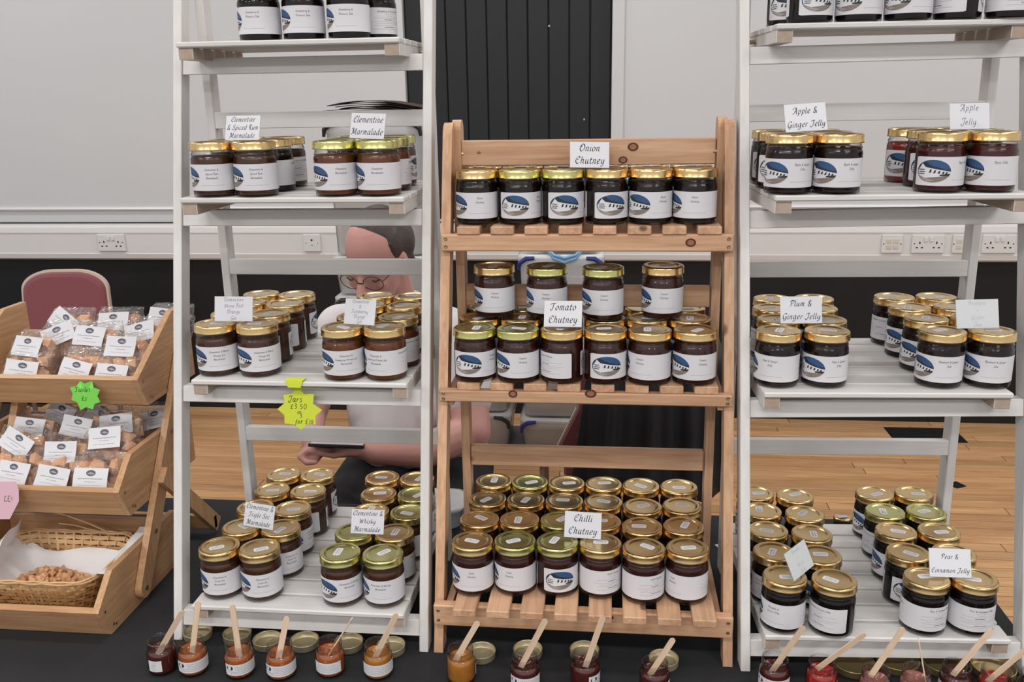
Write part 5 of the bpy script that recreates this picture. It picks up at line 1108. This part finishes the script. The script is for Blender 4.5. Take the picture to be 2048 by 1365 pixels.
tr_ = [('c', hipR, knR, .098, .075), ('c', hipL, knL, .098, .075), ('c', (-.69, 2.54, .585), (-.51, 2.54, .585), .105, .105), ('c', knR, knR + Vector((0, .06, -.48)), .070, .055), ('c', knL, knL + Vector((0, .06, -.48)), .070, .055), ('c', (-.425, 2.50, .575), (-.405, 2.26, .585), .085, .08), ('c', hipL, (-.425, 2.5, .575), .1, .09), ('c', (-.60, 2.42, .60), (-.60, 2.15, .60), .07, .06)]
O('trousers', blob_mesh('trousers', tr_, .010, [TROU], 4), pr)
hair = [he(-.004, -.030, .050, .074, .088, .080), he(-.030, -.050, .020, .058, .070, .075), he(.016, -.055, .020, .056, .066, .075), he(-.066, -.010, .040, .016, .040, .045), he(0, -.115, .0, .030, .028, .034), ('c', H(0, -.125, -.01), H(-.02, -.13, -.12), .024, .012)]
O('hair', blob_mesh('hair', hair, .006, [HAIR], 3), pr)
gm = MB()
for sx in (-1, 1):
    ringp = [H(sx * .036 + .0275 * math.cos(a), .1055 - .012 * abs(math.cos(a) * .3 + sx * .3) , -.010 + .0215 * math.sin(a)) for a in [2 * math.pi * q / 28 for q in range(29)]]
    gm.tube(ringp, .0011, 6, cap=False); gm.tube([H(sx * .063, .0985, -.004), H(sx * .078, .05, -.000), H(sx * .082, -.004, .004)], .0013, 6)
gm.tube([H(-.008, .108, -.008), H(0, .112, -.004), H(.008, .108, -.008)], .0016, 6)
ge = gm.build('glasses', pm('glasses_frame', (.03, .025, .025), .3), pr, smooth=True)
for sx in (-1, 1):
    lz = MB(); lz.add([H(sx * .036 + .027 * math.cos(a), .105 - .012 * abs(math.cos(a) * .3 + sx * .3), -.010 + .021 * math.sin(a)) for a in [2 * math.pi * q / 28 for q in range(28)]], [tuple(range(28))]); lz.build('lens', clear('lens_glass', gloss=1.3, milk=.03), ge)
    ey = MB(); ey.tube([H(sx * .036 - .014, .089, -.006), H(sx * .036, .094, -.010), H(sx * .036 + .014, .087, -.006)], .0022, 6); ey.build('eyelashes', pm('lash', (.04, .03, .03), .6), pr)
    eb = MB(); eb.tube([H(sx * .016, .096, .016), H(sx * .034, .096, .022), H(sx * .052, .084, .017)], [.0025, .0032, .002], 6); eb.build('eyebrow', HAIR, pr)
MB().tube([H(-.018, .0945, -.0745), H(0, .0985, -.0740), H(.018, .0945, -.0745)], [.002, .0042, .002], 6).build('lips', pm('lips', srgb(180, 104, 100), .45), pr, smooth=True)
er = MB(); c0 = H(-.083, -.002, -.043); er.lathe([(0, .003), (.003, .0015), (.003, -.0015), (0, -.003)], 10, c=tuple(c0)); er.build('ear_stud', BLK, pr)
ph = thing('smartphone', 'black smartphone held flat in both hands of the seated person', 'phone', PH, (R(-10), R(4), R(8)))
MB().box((0, 0, 0), (.142, .070, .0088), bev=.003).build('phone_body', pm('phone_black', (.012, .012, .016), .25), ph)
sc_ = pm('phone_screen', (.62, .62, .70), .12); MB().box((0, 0, .0045), (.134, .064, .0006), bev=.0002).build('screen', sc_, ph)
